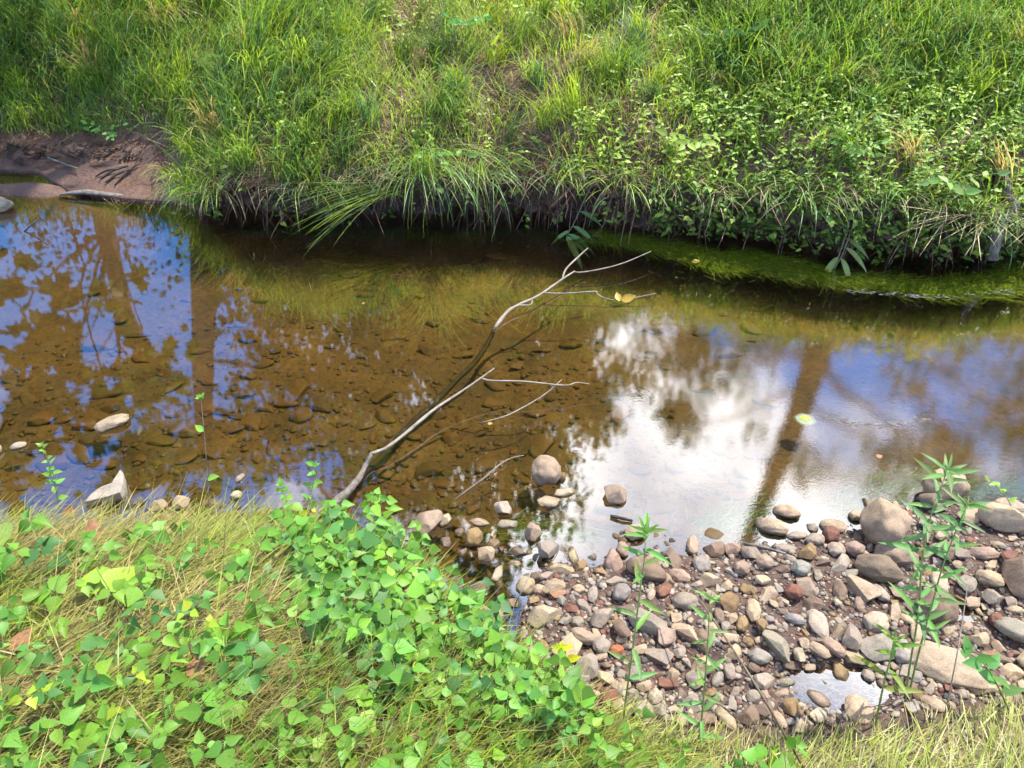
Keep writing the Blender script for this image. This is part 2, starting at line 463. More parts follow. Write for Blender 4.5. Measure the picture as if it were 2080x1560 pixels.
def plain(name, col, rough=0.6, transl=0.0):
    m, N, L, out = new_mat(name)
    g = N.new("ShaderNodeNewGeometry")
    n = noise(N, L, 60, 4, 0.6, g.outputs["Position"])
    hsv = N.new("ShaderNodeHueSaturation"); hsv.inputs["Color"].default_value = (*col, 1)
    L.new(maprange(N, L, n.outputs["Fac"], 0.3, 0.7, 0.7, 1.3), hsv.inputs["Value"])
    p = N.new("ShaderNodeBsdfPrincipled"); L.new(hsv.outputs[0], p.inputs["Base Color"]); p.inputs["Roughness"].default_value = rough
    if transl:
        t = N.new("ShaderNodeBsdfTranslucent"); L.new(hsv.outputs[0], t.inputs["Color"])
        mx = N.new("ShaderNodeMixShader"); mx.inputs[0].default_value = transl
        L.new(p.outputs[0], mx.inputs[1]); L.new(t.outputs[0], mx.inputs[2]); L.new(mx.outputs[0], out.inputs["Surface"])
    else:
        L.new(p.outputs[0], out.inputs["Surface"])
    return m
M_stem = plain("green_stem", (0.16, 0.24, 0.06), 0.5)
M_stem_brown = plain("brown_stem", (0.10, 0.07, 0.035), 0.6)
M_yellow = plain("yellow_leaf", (0.40, 0.27, 0.03), 0.5, 0.35)
M_brown = plain("dead_leaf", (0.24, 0.11, 0.05), 0.7, 0.2)
M_red = plain("dead_red_leaf", (0.14, 0.03, 0.02), 0.7, 0.2)
M_foam = plain("scum_foam", (0.13, 0.15, 0.10), 0.6)
M_scum = plain("algae_scum", (0.20, 0.25, 0.025), 0.6)
M_petal = plain("white_petal", (0.75, 0.72, 0.72), 0.5, 0.3)

# ------------------------------------------------------------------ mesh helpers
COL = scene.collection
def link(name, me, mat=None, parent=None):
    o = bpy.data.objects.new(name, me)
    COL.objects.link(o)
    if mat is not None and me is not None and not me.materials: me.materials.append(mat)
    if parent is not None: o.parent = parent
    return o
def tag(o, label=None, cat=None, group=None, kind=None):
    if label: o["label"] = label
    if cat: o["category"] = cat
    if group: o["group"] = group
    if kind: o["kind"] = kind
    return o
def empty(name, loc):
    o = bpy.data.objects.new(name, None)
    o.empty_display_size = 0.05
    COL.objects.link(o); o.location = loc
    return o
def mesh_np(name, verts, faces_list, mat=None, cols=None, smooth_shade=True, attr="Col"):
    """faces_list: list of int arrays (n,3) or (n,4)"""
    me = bpy.data.meshes.new(name)
    verts = np.asarray(verts, np.float32).reshape(-1, 3)
    me.vertices.add(len(verts)); me.vertices.foreach_set("co", verts.ravel())
    loops = np.concatenate([np.asarray(f, np.int32).ravel() for f in faces_list])
    sizes = np.concatenate([np.full(len(f), np.asarray(f).shape[1], np.int32) for f in faces_list])
    me.loops.add(len(loops)); me.loops.foreach_set("vertex_index", loops)
    me.polygons.add(len(sizes))
    starts = np.concatenate([[0], np.cumsum(sizes)[:-1]]).astype(np.int32)
    me.polygons.foreach_set("loop_start", starts)
    me.polygons.foreach_set("loop_total", sizes)
    me.update(calc_edges=True)
    if cols is not None:
        a = me.color_attributes.new(attr, 'FLOAT_COLOR', 'POINT')
        c4 = np.ones((len(verts), 4), np.float32); c4[:, :3] = cols
        a.data.foreach_set("color", c4.ravel())
    if smooth_shade: me.polygons.foreach_set("use_smooth", np.ones(len(sizes), bool))
    if mat: me.materials.append(mat)
    return me
def grid_faces(nr, nc):
    i = np.arange(nr - 1)[:, None] * nc + np.arange(nc - 1)[None, :]
    i = i.ravel()
    return np.stack([i, i + 1, i + 1 + nc, i + nc], 1)

def blades(base, az, length, width, th0, bend, col, S=4, side=None, tipcol=None):
    """grass blades: arrays of N. th0 angle from upright, bend extra angle towards the tip"""
    n = len(base)
    base = np.asarray(base, float)
    hx, hy = np.cos(az), np.sin(az)
    if side is None: side = RNG.normal(0, 0.5, n)
    wx, wy = -np.sin(az + side), np.cos(az + side)
    V = np.zeros((n, 2 * S + 1, 3)); C = np.zeros((n, 2 * S + 1, 3))
    p = base.copy()
    tipcol = col if tipcol is None else tipcol
    for k in range(S + 1):
        t = k / S
        if k < S:
            w = width * (1 - 0.75 * t ** 1.6) * (0.75 + 0.5 * min(1, t * 3)) * 0.5
            off = np.stack([wx * w, wy * w, np.zeros(n)], 1)
            V[:, 2 * k] = p - off; V[:, 2 * k + 1] = p + off
            cc = col * (1 - t) + tipcol * t
            C[:, 2 * k] = cc; C[:, 2 * k + 1] = cc
            th = th0 + bend * (t + 0.5 / S) ** 1.3
            st = length / S
            p = p + np.stack([hx * np.sin(th) * st, hy * np.sin(th) * st, np.cos(th) * st], 1)
        else:
            V[:, 2 * S] = p; C[:, 2 * S] = tipcol
    o = (np.arange(n) * (2 * S + 1))[:, None]
    q = [o + np.array([[2 * k, 2 * k + 1, 2 * k + 3, 2 * k + 2]]) for k in range(S - 1)]
    quads = np.concatenate(q, 0)
    tris = o + np.array([[2 * S - 2, 2 * S - 1, 2 * S]])
    return V.reshape(-1, 3), [quads, tris], C.reshape(-1, 3)

def leaf_template(aspect=0.62, fold=0.18, droop=0.15, n=5, tip=1.6, point=False):
    """flat leaf along +Y, length 1, midrib folded; returns verts, faces, uv"""
    vs, uv = [], []
    for i in range(n + 1):
        t = i / n
        w = 0.5 * aspect * (math.sin(math.pi * min(1, t ** 0.72)) ** 0.85 if 0 < t < 1 else 0)
        if point: w = 0.5 * aspect * (math.sqrt(max(0, (t / .34) * (2 - t / .34))) if t < .34 else ((1 - t) / .66) ** 1.08)
        elif t > 0.6: w *= (1 - ((t - 0.6) / 0.4) ** tip * 0.35)
        z = -droop * t * t
        vs += [(-w, t, z + fold * w), (0, t, z), (w, t, z + fold * w)]
        uv += [(-w, t), (0, t), (w, t)]
    fs = []
    for i in range(n):
        a = i * 3
        if i == 0: fs += [(a + 1, a + 4, a + 3), (a + 1, a + 5, a + 4)]
        elif i == n - 1: fs += [(a, a + 1, a + 4), (a + 1, a + 2, a + 4)]
        else: fs += [(a, a + 1, a + 4, a + 3), (a + 1, a + 2, a + 5, a + 4)]
    return vs, fs, uv
def leaf_mesh(name, mat, **k):
    vs, fs, uv = leaf_template(**k)
    me = bpy.data.meshes.new(name)
    me.from_pydata(vs, [], fs)
    l = me.uv_layers.new(name="UVMap")
    for lp in me.loops: l.data[lp.index].uv = uv[lp.vertex_index]
    me.polygons.foreach_set("use_smooth", [True] * len(me.polygons))
    me.materials.append(mat)
    return me
def scatter_leaves(tv, tf, pos, fwd, up, size, col):
    """many copies of a small leaf: pos, fwd, up (N,3), size (N,), col (N,3)"""
    tv = np.asarray(tv, float); n = len(pos)
    fwd = fwd / np.linalg.norm(fwd, axis=1, keepdims=True)
    rt = np.cross(fwd, up); rt /= np.linalg.norm(rt, axis=1, keepdims=True) + 1e-9
    u2 = np.cross(rt, fwd)
    V = pos[:, None, :] + size[:, None, None] * (tv[None, :, 0:1] * rt[:, None, :] + tv[None, :, 1:2] * fwd[:, None, :] + tv[None, :, 2:3] * u2[:, None, :])
    k = len(tv)
    o = (np.arange(n) * k)[:, None]
    fl = []
    for sz in (3, 4):
        sub = [f for f in tf if len(f) == sz]
        if sub: fl.append((o[:, None, :] + np.array(sub)[None]).reshape(-1, sz))
    C = np.repeat(col, k, axis=0)
    return V.reshape(-1, 3), fl, C
def join_parts(parts):
    Vs, Fs, Cs, o = [], [], [], 0
    for V, fl, C in parts:
        Vs.append(V); Cs.append(C)
        Fs += [f + o for f in fl]; o += len(V)
    return np.concatenate(Vs), Fs, np.concatenate(Cs)

def tube(name, pts, radii, mat, parent=None, sides=6, jitter=0.0, flat=1.0):
    pts = [Vector(p) for p in pts]
    vs, fs = [], []
    up = Vector((0, 0, 1))
    for i, p in enumerate(pts):
        d = (pts[min(i + 1, len(pts) - 1)] - pts[max(i - 1, 0)]).normalized()
        a = d.cross(up if abs(d.z) < 0.95 else Vector((1, 0, 0))).normalized(); b = d.cross(a)
        for k in range(sides):
            t = 2 * math.pi * k / sides
            r = radii[i] * (1 + random.uniform(-jitter, jitter))
            vs.append(p + a * math.cos(t) * r + b * math.sin(t) * r * flat)
    for i in range(len(pts) - 1):
        for k in range(sides):
            a = i * sides + k; b = i * sides + (k + 1) % sides
            fs.append((a, b, b + sides, a + sides))
    fs.append(tuple(range(sides))[::-1]); fs.append(tuple(range((len(pts) - 1) * sides, len(pts) * sides)))
    me = bpy.data.meshes.new(name)
    me.from_pydata(vs, [], fs)
    me.polygons.foreach_set("use_smooth", [True] * len(fs))
    return link(name, me, mat, parent)
def bezier(pts, n):
    """smooth curve through points (Catmull-Rom)"""
    pts = [Vector(p) for p in pts]
    out = []
    m = len(pts) - 1
    for k in range(n + 1):
        t = k / n * m; i = min(int(t), m - 1); u = t - i
        p0, p1, p2, p3 = pts[max(i - 1, 0)], pts[i], pts[i + 1], pts[min(i + 2, m)]
        out.append(0.5 * ((2 * p1) + (p2 - p0) * u + (2 * p0 - 5 * p1 + 4 * p2 - p3) * u * u + (3 * p1 - p0 - 3 * p2 + p3) * u ** 3))
    return out

# ------------------------------------------------------------------ the ground
def axis(lo, hi, step, far_lo, far_hi):
    a = list(np.arange(lo, hi + 1e-6, step))
    s = step; v = hi
    while v < far_hi: s *= 1.35; v += s; a.append(v)
    s = step; v = lo
    while v > far_lo: s *= 1.35; v -= s; a.insert(0, v)
    return np.array(a)
gx = axis(-4.6, 4.6, 0.028, -80, 80)
gy = axis(0.55, 6.0, 0.028, -60, 6.6)
GX, GY = np.meshgrid(gx, gy)
GZ = near_height(GX, GY)
GZ = np.where(GY > far_shore(GX) + 0.30, np.minimum(GZ, -0.25), GZ)
V = np.stack([GX, GY, GZ], -1).reshape(-1, 3)
onbar = smooth(-0.02, 0.06, near_shore(GX) - GY)
onbank = smooth(-0.03, 0.10, bank_foot(GX) - GY + 0.05 * fbm(GX * 6, GY * 6, 3))
onmud = smooth(0.9, 0.2, far_shore(GX) - GY) * smooth(420, 250, far_px(GX))
onmud = np.maximum(onmud, np.exp(-(((GX - spit_c[0]) / 0.55) ** 2 + ((GY - spit_c[1]) / 0.2) ** 2)))
zone = np.stack([onbar, onbank, np.clip(onmud, 0, 1)], -1).reshape(-1, 3)
me = mesh_np("ground", V, [grid_faces(len(gy), len(gx))], M_ground, zone, attr="zone")
tag(link("ground", me), kind="structure")

# far bank: swept profile with an undercut foot, then the grassy slope and the level land behind
bx = axis(-6.0, 6.4, 0.035, -90, 90)
dd = np.array(list(np.arange(0, 3.4, 0.035)) + [3.6, 3.9, 4.3, 4.8, 5.5, 6.5, 8, 10, 13, 17, 23, 31, 42, 60, 90, 140])
ly, lc = lip_y(bx), cut_height(bx)
cutf = smooth(380, 520, far_px(bx))
rows = []
for dy_, zf, rough_ in ((0.50, -0.30, 0.0), (0.30, -0.12, 0.03), (0.24, 0.02, 0.06), (0.22, 0.14, 0.08), (0.20, 0.28, 0.09), (0.17, 0.42, 0.09), (0.13, 0.58, 0.08), (0.08, 0.74, 0.07), (0.03, 0.9, 0.04)):
    z = np.where(zf < 0.01, zf, zf * lc)
    off = dy_ * (cutf * 0.75 + 0.25 * (zf < 0))
    off = off + rough_ * cutf * (3.4 * fbm(bx * 7 + zf * 20, zf * 17 + bx * 0 + 3, 4))
    rows.append(np.stack([bx, ly + off, z], -1))
for d_ in dd:
    rows.append(np.stack([bx, ly + d_, bank_z(bx, np.full_like(bx, d_))], -1))
V = np.stack(rows, 0)
me = mesh_np("far_bank", V.reshape(-1, 3), [grid_faces(V.shape[0], V.shape[1])], M_bank)
tag(link("far_bank", me), kind="structure")

# water
wx = axis(-6, 6, 0.5, -80, 80); wy = np.array([0.6, 1.5, 2.5, 3.5, 4.5, 5.5, 6.3])
WX, WY = np.meshgrid(wx, wy)
V = np.stack([WX, WY, np.zeros_like(WX)], -1).reshape(-1, 3)
me = mesh_np("water", V, [grid_faces(len(wy), len(wx))], M_water)
tag(link("water", me), kind="structure")

# ------------------------------------------------------------------ stones
def ico(sub):
    bm = bmesh.new(); bmesh.ops.create_icosphere(bm, subdivisions=sub, radius=1)
    v = np.array([x.co[:] for x in bm.verts]); f = np.array([[y.index for y in x.verts] for x in bm.faces])
    bm.free(); return v, f
ICO3, ICO3F = ico(4); ICO1, ICO1F = ico(2)
def noise3(v, s, seed):
    return (fbm(v[:, 0] * s + seed * 7.1, v[:, 1] * s + v[:, 2] * s * 0.6 + 3 * seed, 3) + fbm(v[:, 2] * s + seed * 3.7, v[:, 0] * s * 0.7 - v[:, 1] * s + 9 * seed, 3)) * 0.5
def stone_shape(v, seed, planes, depth, amp):
    r = np.random.default_rng(seed)
    v = v.copy()
    v *= (1 + amp * 1.2 * noise3(v, 1.1, seed))[:, None]
    for _ in range(planes):
        nrm = r.normal(size=3); nrm[2] *= 0.8; nrm /= np.linalg.norm(nrm)
        lim = r.uniform(*depth)
        d = v @ nrm
        ov = np.clip(d - lim, 0, None)
        v -= np.outer(ov * 0.93, nrm)
    v *= (1 + 0.22 * amp * noise3(v, 3.5, seed + 50))[:, None]
    ext = (v.max(0) - v.min(0)) / 2
    v = (v - (v.max(0) + v.min(0)) / 2) / ext
    return v
stone_round, stone_sharp = [], []
for k in range(7):
    me = mesh_np("rounded_stone_shape", stone_shape(ICO3, 100 + k, 4, (0.75, 0.95), 0.45), [ICO3F], M_stone); stone_round.append(me)
for k in range(10):
    me = mesh_np("broken_stone_shape", stone_shape(ICO3, 200 + k, 11, (0.45, 0.8), 0.35), [ICO3F], M_stone)
    me.set_sharp_from_angle(angle=R(32)); stone_sharp.append(me)
silt_round = []
for k in range(8):
    me = mesh_np("sunken_stone_shape", stone_shape(ICO1 if k < 0 else ico(3)[0], 300 + k, 6 if k % 2 else 9, (0.5, 0.9), 0.4), [ico(3)[1]], M_stone_silt); silt_round.append(me)

GREY = (0.185, 0.162, 0.14); PALE = (0.25, 0.215, 0.175); TAN = (0.25, 0.198, 0.145); PINK = (0.215, 0.162, 0.13); BROWN = (0.12, 0.088, 0.068)
RED = (0.13, 0.058, 0.042); ORANGE = (0.27, 0.095, 0.04); BLUE = (0.175, 0.165, 0.158); DARK = (0.06, 0.055, 0.05); OCHRE = (0.165, 0.112, 0.058)
CREAM = (0.265, 0.222, 0.17)
def jit(c, a=0.10):
    k = 1 + random.uniform(-a, a)
    return tuple(min(1, max(0.01, x * k * (1 + random.uniform(-0.04, 0.04)))) for x in c) + (1.0,)
def near_ref(px, py, refs):
    """where something lies relative to the nearest nameable thing"""
    a, b, nm = min(refs, key=lambda q: (q[0] - px) ** 2 + (q[1] - py) ** 2)
    dx, dy = px - a, py - b
    if abs(dx) > abs(dy): return ("right of " if dx > 0 else "left of ") + nm
    return ("in front of " if dy > 0 else "just beyond ") + nm
_CUT = " at in beside below behind lying left right with between under above standing near on beyond of poking tucked half dominating cut leaning among crossing alone from against a the just and ".split()
def short_name(label):
    w = label.split()
    for i, k in enumerate(w):
        if i >= 2 and k in _CUT: return "the " + " ".join(w[:i])
    return "the " + " ".join(w[:5])
placed = []
def put_stone(px, py, w, h, col, sharp, label, rot=None, flat=0.6, sink=0.22, zoff=0.0, name="stone", tilt=0.18, cat="stone", group=None, protos=None, float_z=None):
    """px,py picture centre, w,h picture size"""
    x, y, z = hit(px, py + h * 0.15)
    z = max(z, float_z) if float_z is not None else z
    dpt = depth_of(x, y, z)
    sx = w * dpt / F / 2
    sy = max(h * dpt / F / 2 / 0.78, sx * 0.45)
    if rot is not None:
        L_ = math.hypot(w, h) * dpt / F / 2
        sx, sy = L_ * 0.92, L_ * 0.52
    sz = flat * min(sx, sy)
    me = random.choice(protos or (stone_sharp if sharp else stone_round))
    o = link(name, me)
    o.scale = (sx, sy, sz)
    o.location = (x, y, z + sz * (1 - 2 * sink) + zoff)
    o.rotation_euler = (random.uniform(-tilt, tilt), random.uniform(-tilt, tilt), (rot if rot is not None else random.uniform(-0.3, 0.3)))
    o.color = jit((col[0] * 1.04, col[1] * .98, col[2] * .86))
    if label: tag(o, label, cat, group)
    placed.append((px, py, max(w, h)))
    return o

BIG = [
 (22,470,58,34,CREAM,0,None,.7,"pale cream stone in shallow water below the sandy spit"),
 (245,895,66,34,TAN,0,.55,.5,"long pale pinkish stone poking out of brown water on the left"),
 (252,1004,22,20,GREY,1,None,.8,"small wet grey stone tucked against the large wedge slab"),
 (272,1028,44,22,DARK,1,.3,.6,"dark wet angular stone right of the wedge slab"),
 (322,1029,38,26,PINK,1,None,.7,"pinkish squared stone at the grass edge"),
 (370,1023,32,28,TAN,1,None,.8,"beige pointed stone at the grass edge"),
 (58,943,34,16,PALE,0,.3,.6,"pale half-sunk stone behind the left creekside weed"),
 (12,950,26,22,GREY,0,None,.6,"grey half-sunk stone at the left border of the photo"),
 (494,989,16,24,GREY,0,1.2,.7,"small grey wet stone standing in the brown shallows"),
 (482,1013,24,16,PALE,0,None,.7,"small pale wet stone just off the leafy bank"),
 (1107,993,62,54,PINK,0,None,.85,"rounded pinkish tan stone with a green wet rim in the shallows"),
 (1138,999,20,20,OCHRE,1,None,.9,"small brown lump leaning on the rounded pinkish stone"),
 (1145,1024,46,12,CREAM,1,.25,.5,"thin pale shard lying flat in the shallows"),
 (1112,1039,44,26,TAN,0,None,.5,"flat pale tan stone in front of the thin shard"),
 (1246,1026,50,34,PINK,1,None,.8,"split lumpy grey-pink stone standing alone in the cloud reflection"),
 (1022,1073,38,28,PALE,1,None,.8,"pale angular stone in the brown shallows near the leaves"),
 (872,1088,56,58,PINK,1,None,.7,"large pink slab half covered by vine leaves"),
 (907,1090,24,26,CREAM,1,None,.9,"pointed cream stone right of the pink slab"),
 (975,1100,44,15,TAN,0,None,.5,"flat tan oval stone at the shallow edge"),
 (1031,1102,42,18,PALE,1,None,.5,"flat pale stone between the oval and the pink block"),
 (1081,1100,36,34,PINK,1,None,.9,"pink blocky stone at the tip of the gravel bar"),
 (1113,1122,48,38,GREY,1,None,.8,"dark grey pyramid-shaped stone at the tip of the gravel bar"),
 (965,1127,36,34,OCHRE,0,None,.8,"speckled ochre stone in the narrow side channel"),
 (988,1160,36,28,TAN,1,None,.7,"tan broken stone in the narrow side channel"),
 (1012,1184,28,38,PALE,1,1.0,.5,"pale flat upright stone in the narrow side channel"),
 (908,1127,24,22,BROWN,1,None,.8,"small brown stone beside the pink slab"),
 (1242,1138,44,58,PINK,1,1.9,.8,"pinkish knobbly stone at the pool edge of the gravel"),
 (1263,1118,26,28,PINK,0,None,.8,"small pink stone behind the knobbly pinkish stone"),
 (1290,1083,48,28,TAN,0,None,.7,"rounded stone half under water beside the tall weed top"),
 (1312,1160,76,52,BROWN,0,2.6,.75,"dark brown rounded boulder behind the tall weed stem"),
 (1405,1109,30,38,TAN,0,1.3,.8,"tan rounded stone standing at the water line"),
 (1125,1192,50,28,TAN,1,None,.6,"tan humped stone with a dead leaf below it"),
 (1105,1248,68,48,TAN,1,.5,.7,"layered tan angular slab beside the vine leaves"),
 (1222,1248,46,46,GREY,1,.9,.7,"grey five-sided stone in the middle of the gravel"),
 (1262,1206,36,34,BLUE,0,None,.7,"smooth blue-grey oval stone left of the tall weed stem"),
 (1203,1208,24,34,GREY,0,1.4,.7,"narrow grey cobble left of the smooth oval stone"),
 (1316,1265,84,40,GREY,1,2.6,.6,"long grey wedge-shaped stone crossing behind the tall weed"),
 (1158,1312,72,64,TAN,1,.9,.4,"wide tan flat rock at the corner of the vine leaves"),
 (1183,1293,46,38,PINK,0,2.6,.8,"pinkish oval stone lying on the wide tan rock"),
 (1252,1323,30,18,ORANGE,0,None,.7,"bright orange-red stone low in the gravel"),
 (1392,1284,42,54,TAN,1,2.2,.8,"tan broken cobble right of the long grey wedge stone"),
 (1262,1277,34,42,BROWN,1,None,.7,"brown angular cobble under the grey five-sided stone"),
 (1192,1352,46,44,GREY,1,None,.6,"grey flat stone beside the yellow seedling leaves"),
 (1230,1376,34,36,TAN,1,2.4,.6,"tan oblong stone below the orange-red stone"),
 (1337,1333,54,32,GREY,1,2.7,.5,"grey triangular flat stone at the edge of the wet pebbles"),
 (1563,1076,66,34,TAN,0,2.55,.7,"long tan cobble lying in green algae"),
 (1595,1047,54,24,TAN,0,2.6,.7,"slim tan cobble beyond the long one in the algae"),
 (1690,1073,56,22,TAN,0,2.9,.6,"flat tan stone at the green algae edge"),
 (1685,1090,34,28,RED,0,None,.8,"round red-brown stone at the water line"),
 (1653,1099,38,26,GREY,0,None,.7,"rounded grey stone left of the round red-brown one"),
 (1594,1115,42,20,GREY,0,None,.6,"low grey-green stone at the water line"),
 (1616,1091,44,18,GREY,0,None,.6,"flat dark wet stone among the algae cobbles"),
 (1637,1126,44,28,OCHRE,1,None,.8,"squared ochre brown stone below the water line cobbles"),
 (1736,1052,28,20,TAN,0,None,.7,"small tan stone left of the big round boulder"),
 (1790,1075,92,82,TAN,0,None,.95,"big round tan boulder dominating the gravel bar"),
 (1816,1126,74,54,PINK,0,2.8,.75,"pink boulder below the big round boulder"),
 (1780,1160,92,44,BROWN,0,2.55,.8,"long brown-pink boulder with an orange broken end"),
 (1732,1118,40,30,PINK,0,None,.8,"pinkish rounded stone left of the pink boulder"),
 (1746,1195,50,54,TAN,1,2.2,.8,"tan broken block below the long brown-pink boulder"),
 (1912,998,92,54,TAN,0,None,.9,"tan boulder behind the leafy weed at the water edge"),
 (1890,1025,60,40,BROWN,1,None,.8,"brown shaded rock under the tan boulder at the water edge"),
 (2035,1056,96,58,TAN,1,2.7,.9,"large angular grey-tan rock at the right border near the water"),
 (1970,1050,64,30,TAN,1,None,.6,"flat tan rock behind the leafy weed"),
 (2050,1030,56,30,PALE,0,2.6,.6,"pale rock between the algae and the large angular rock"),
 (2062,1168,66,86,BROWN,1,None,.9,"big grey-brown boulder cut by the right border of the photo"),
 (2008,1178,54,34,TAN,0,2.7,.8,"smooth tan cobble left of the big grey-brown boulder"),
 (1995,1123,54,32,PINK,0,2.8,.6,"pinkish flat cobble above the smooth tan cobble"),
 (2048,1130,46,26,RED,1,None,.5,"reddish flat rock above the big grey-brown boulder"),
 (1895,1236,76,70,BROWN,0,None,.75,"rough brown-grey boulder behind the leafy weed stems"),
 (1660,1263,38,66,PALE,0,1.5,.5,"pale greenish upright slab in the middle of the bar"),
 (1780,1312,88,46,GREY,1,None,.35,"thin grey flat slab beside the puddle"),
 (1918,1345,128,104,TAN,0,2.5,.35,"largest flat tan slab at the lower right of the bar"),
 (1985,1392,64,40,TAN,1,2.8,.5,"flat tan rock right of the largest slab"),
 (2058,1282,62,60,GREY,0,2.5,.7,"grey boulder at the right border beside the rivulet"),
 (1577,1310,52,64,GREY,1,1.8,.7,"grey-brown teardrop-shaped stone at the puddle edge"),
 (1612,1256,36,32,BLUE,0,2.6,.7,"speckled blue-grey cobble left of the pale upright slab"),
 (1609,1205,36,32,RED,0,None,.8,"round deep red stone in the middle of the bar"),
 (1625,1158,40,28,BLUE,0,None,.7,"blue-grey flat cobble above the round deep red stone"),
 (1528,1240,36,46,TAN,0,1.4,.7,"brown oval cobble left of the bar centre"),
 (1506,1268,24,28,OCHRE,0,None,.8,"ochre rounded cobble next to the brown oval one"),
 (1545,1270,30,28,OCHRE,1,None,.8,"light brown angular cobble below the brown oval one"),
 (1662,1322,38,36,PINK,0,2.4,.7,"pinkish left cobble of the pair beside the puddle"),
 (1692,1316,38,36,PINK,0,2.4,.7,"pinkish right cobble of the pair beside the puddle"),
 (1622,1330,26,28,PALE,1,None,.7,"pale small block between teardrop stone and pinkish pair"),
 (1505,1157,32,26,PINK,0,None,.7,"smooth pink cobble at the upper bar"),
 (1486,1120,36,24,PINK,1,None,.8,"pink angular stone at the water line beside a thin twig"),
 (1552,1142,38,24,PINK,0,None,.7,"pink-tan cobble below the thin twig"),
 (1548,1180,34,22,CREAM,1,None,.6,"cream angular stone in the upper bar"),
 (1440,1178,46,24,TAN,1,None,.7,"tan oblong stone near the upper bar"),
 (1330,1415,32,28,PALE,0,None,.7,"round pale pebble standing in the wet pebbles"),
 (1290,1370,34,30,GREY,1,None,.6,"square greenish-grey stone in the wet pebbles"),
 (1480,1362,30,36,GREY,0,1.6,.6,"grey oval cobble at the edge of the puddle"),
 (1700,1360,22,60,OCHRE,1,2.1,.4,"narrow brown sliver of rock in the puddle"),
 (1760,1375,26,24,GREY,0,None,.6,"round green-grey cobble in the puddle"),
 (1740,1440,56,50,TAN,0,None,.4,"tan rock at the puddle's lower edge under the grass"),
 (1985,1300,40,26,TAN,1,None,.7,"brown angular stone in the rivulet"),
 (2010,1330,34,22,OCHRE,1,2.6,.6,"ochre shard in the rivulet"),
 (2030,1340,44,18,BROWN,1,2.7,.6,"red-brown long shard beside the rivulet"),
 (2050,1225,26,22,GREY,1,None,.7,"small grey stone below the big grey-brown boulder"),
 (2018,1262,26,24,RED,0,None,.8,"red pebble on mud at the right"),
 (1970,1230,28,22,TAN,1,None,.8,"tan stone at the edge of the brown rivulet pool"),
]
for px, py, w, h, c, sh, rot, fl, lab in BIG:
    in_water = py < 1060 and px < 1300
    put_stone(px, py, w, h, c, sh, lab, rot, fl + 0.12, 0.18, 0.0, name="boulder" if max(w, h) > 64 else "stone",
              tilt=0.12, cat="boulder" if max(w, h) > 64 else "stone", float_z=-0.006)

def slab(name, label, outline, top, tilt, col, bottom=-.06):
    """flat broken rock: outline in the picture at the height of its top"""
    bm = bmesh.new()
    pts = [P(a, b, top) for a, b in outline]
    c = sum(pts, Vector()) / len(pts)
    up = [bm.verts.new((p.x - c.x, p.y - c.y, tilt[0] * (p.x - c.x) + tilt[1] * (p.y - c.y))) for p in pts]
    lo = [bm.verts.new(((p.x - c.x) * .93, (p.y - c.y) * .93 + .005, bottom - top)) for p in pts]
    bm.faces.new(up); bm.faces.new(lo[::-1])
    for i in range(len(pts)):
        j = (i + 1) % len(pts); bm.faces.new((up[j], up[i], lo[i], lo[j]))
    bmesh.ops.recalc_face_normals(bm, faces=bm.faces)
    bmesh.ops.bevel(bm, geom=list(bm.edges), offset=.006, segments=2, profile=.6, affect='EDGES')
    bmesh.ops.triangulate(bm, faces=bm.faces)
    bmesh.ops.subdivide_edges(bm, edges=list(bm.edges), cuts=2, use_grid_fill=True)
    for v in bm.verts: v.co += Vector((0, 0, .010 * float(fbm(v.co.x * 14 + 3, v.co.y * 14, 3)))) + v.co.normalized() * .006 * float(fbm(v.co.x * 25, v.co.z * 25 + v.co.y * 20, 2))
    me = bpy.data.meshes.new(name); bm.to_mesh(me); bm.free()
    me.polygons.foreach_set("use_smooth", [True] * len(me.polygons)); me.set_sharp_from_angle(angle=R(28))
    o = link(name, me, M_stone); o.location = c; o.color = (*col, 1)
    return tag(o, label, "boulder")
slab("boulder", "large grey white wedge-shaped slab in the water beside the grassy bank", [(165,1014),(183,996),(205,985),(226,981),(236,966),(244,954),(251,962),(253,985),(243,1000)], .05, (.12, .10), PALE)
placed.append((212, 988, 92))

def inside(poly, px, py):
    r = False; j = len(poly) - 1
    for i in range(len(poly)):
        xi, yi = poly[i]; xj, yj = poly[j]
        if (yi > py) != (yj > py) and px < (xj - xi) * (py - yi) / (yj - yi) + xi: r = not r
        j = i
    return r
BAR = [(930,1110),(1000,1085),(1110,1105),(1200,1135),(1330,1095),(1470,1105),(1560,1085),(1740,1040),(1860,1000),(2120,1010),(2120,1420),(1900,1440),(1600,1480),(1400,1480),(1250,1440),(1130,1370),(1030,1290),(960,1230)]
tones = [(GREY,"grey"),(TAN,"tan"),(PINK,"pinkish"),(PALE,"pale"),(BROWN,"brown"),(RED,"red-brown"),(BLUE,"blue-grey"),(OCHRE,"ochre")]
wts = [6,7,3,2,4,1.2,1.5,2]
def bar_place(px, py):
    if py < 1130: return "by the pool edge of the gravel bar"
    if px < 1250: return "on the left end of the gravel bar"
    if px > 1850: return "on the right end of the gravel bar"
    if py > 1340: return "in the wet lower part of the gravel bar"
    if py < 1230: return "in the upper middle of the gravel bar"
    return "in the lower middle of the gravel bar"
cnt = 0; tries = 0
STONE_REFS = [(b_[0], b_[1], short_name(b_[8])) for b_ in BIG if b_[0] > 840]
want = 290
sizes = sorted([random.uniform(20, 46) if random.random() < 0.45 else random.uniform(14, 27) for _ in range(want)], reverse=True)
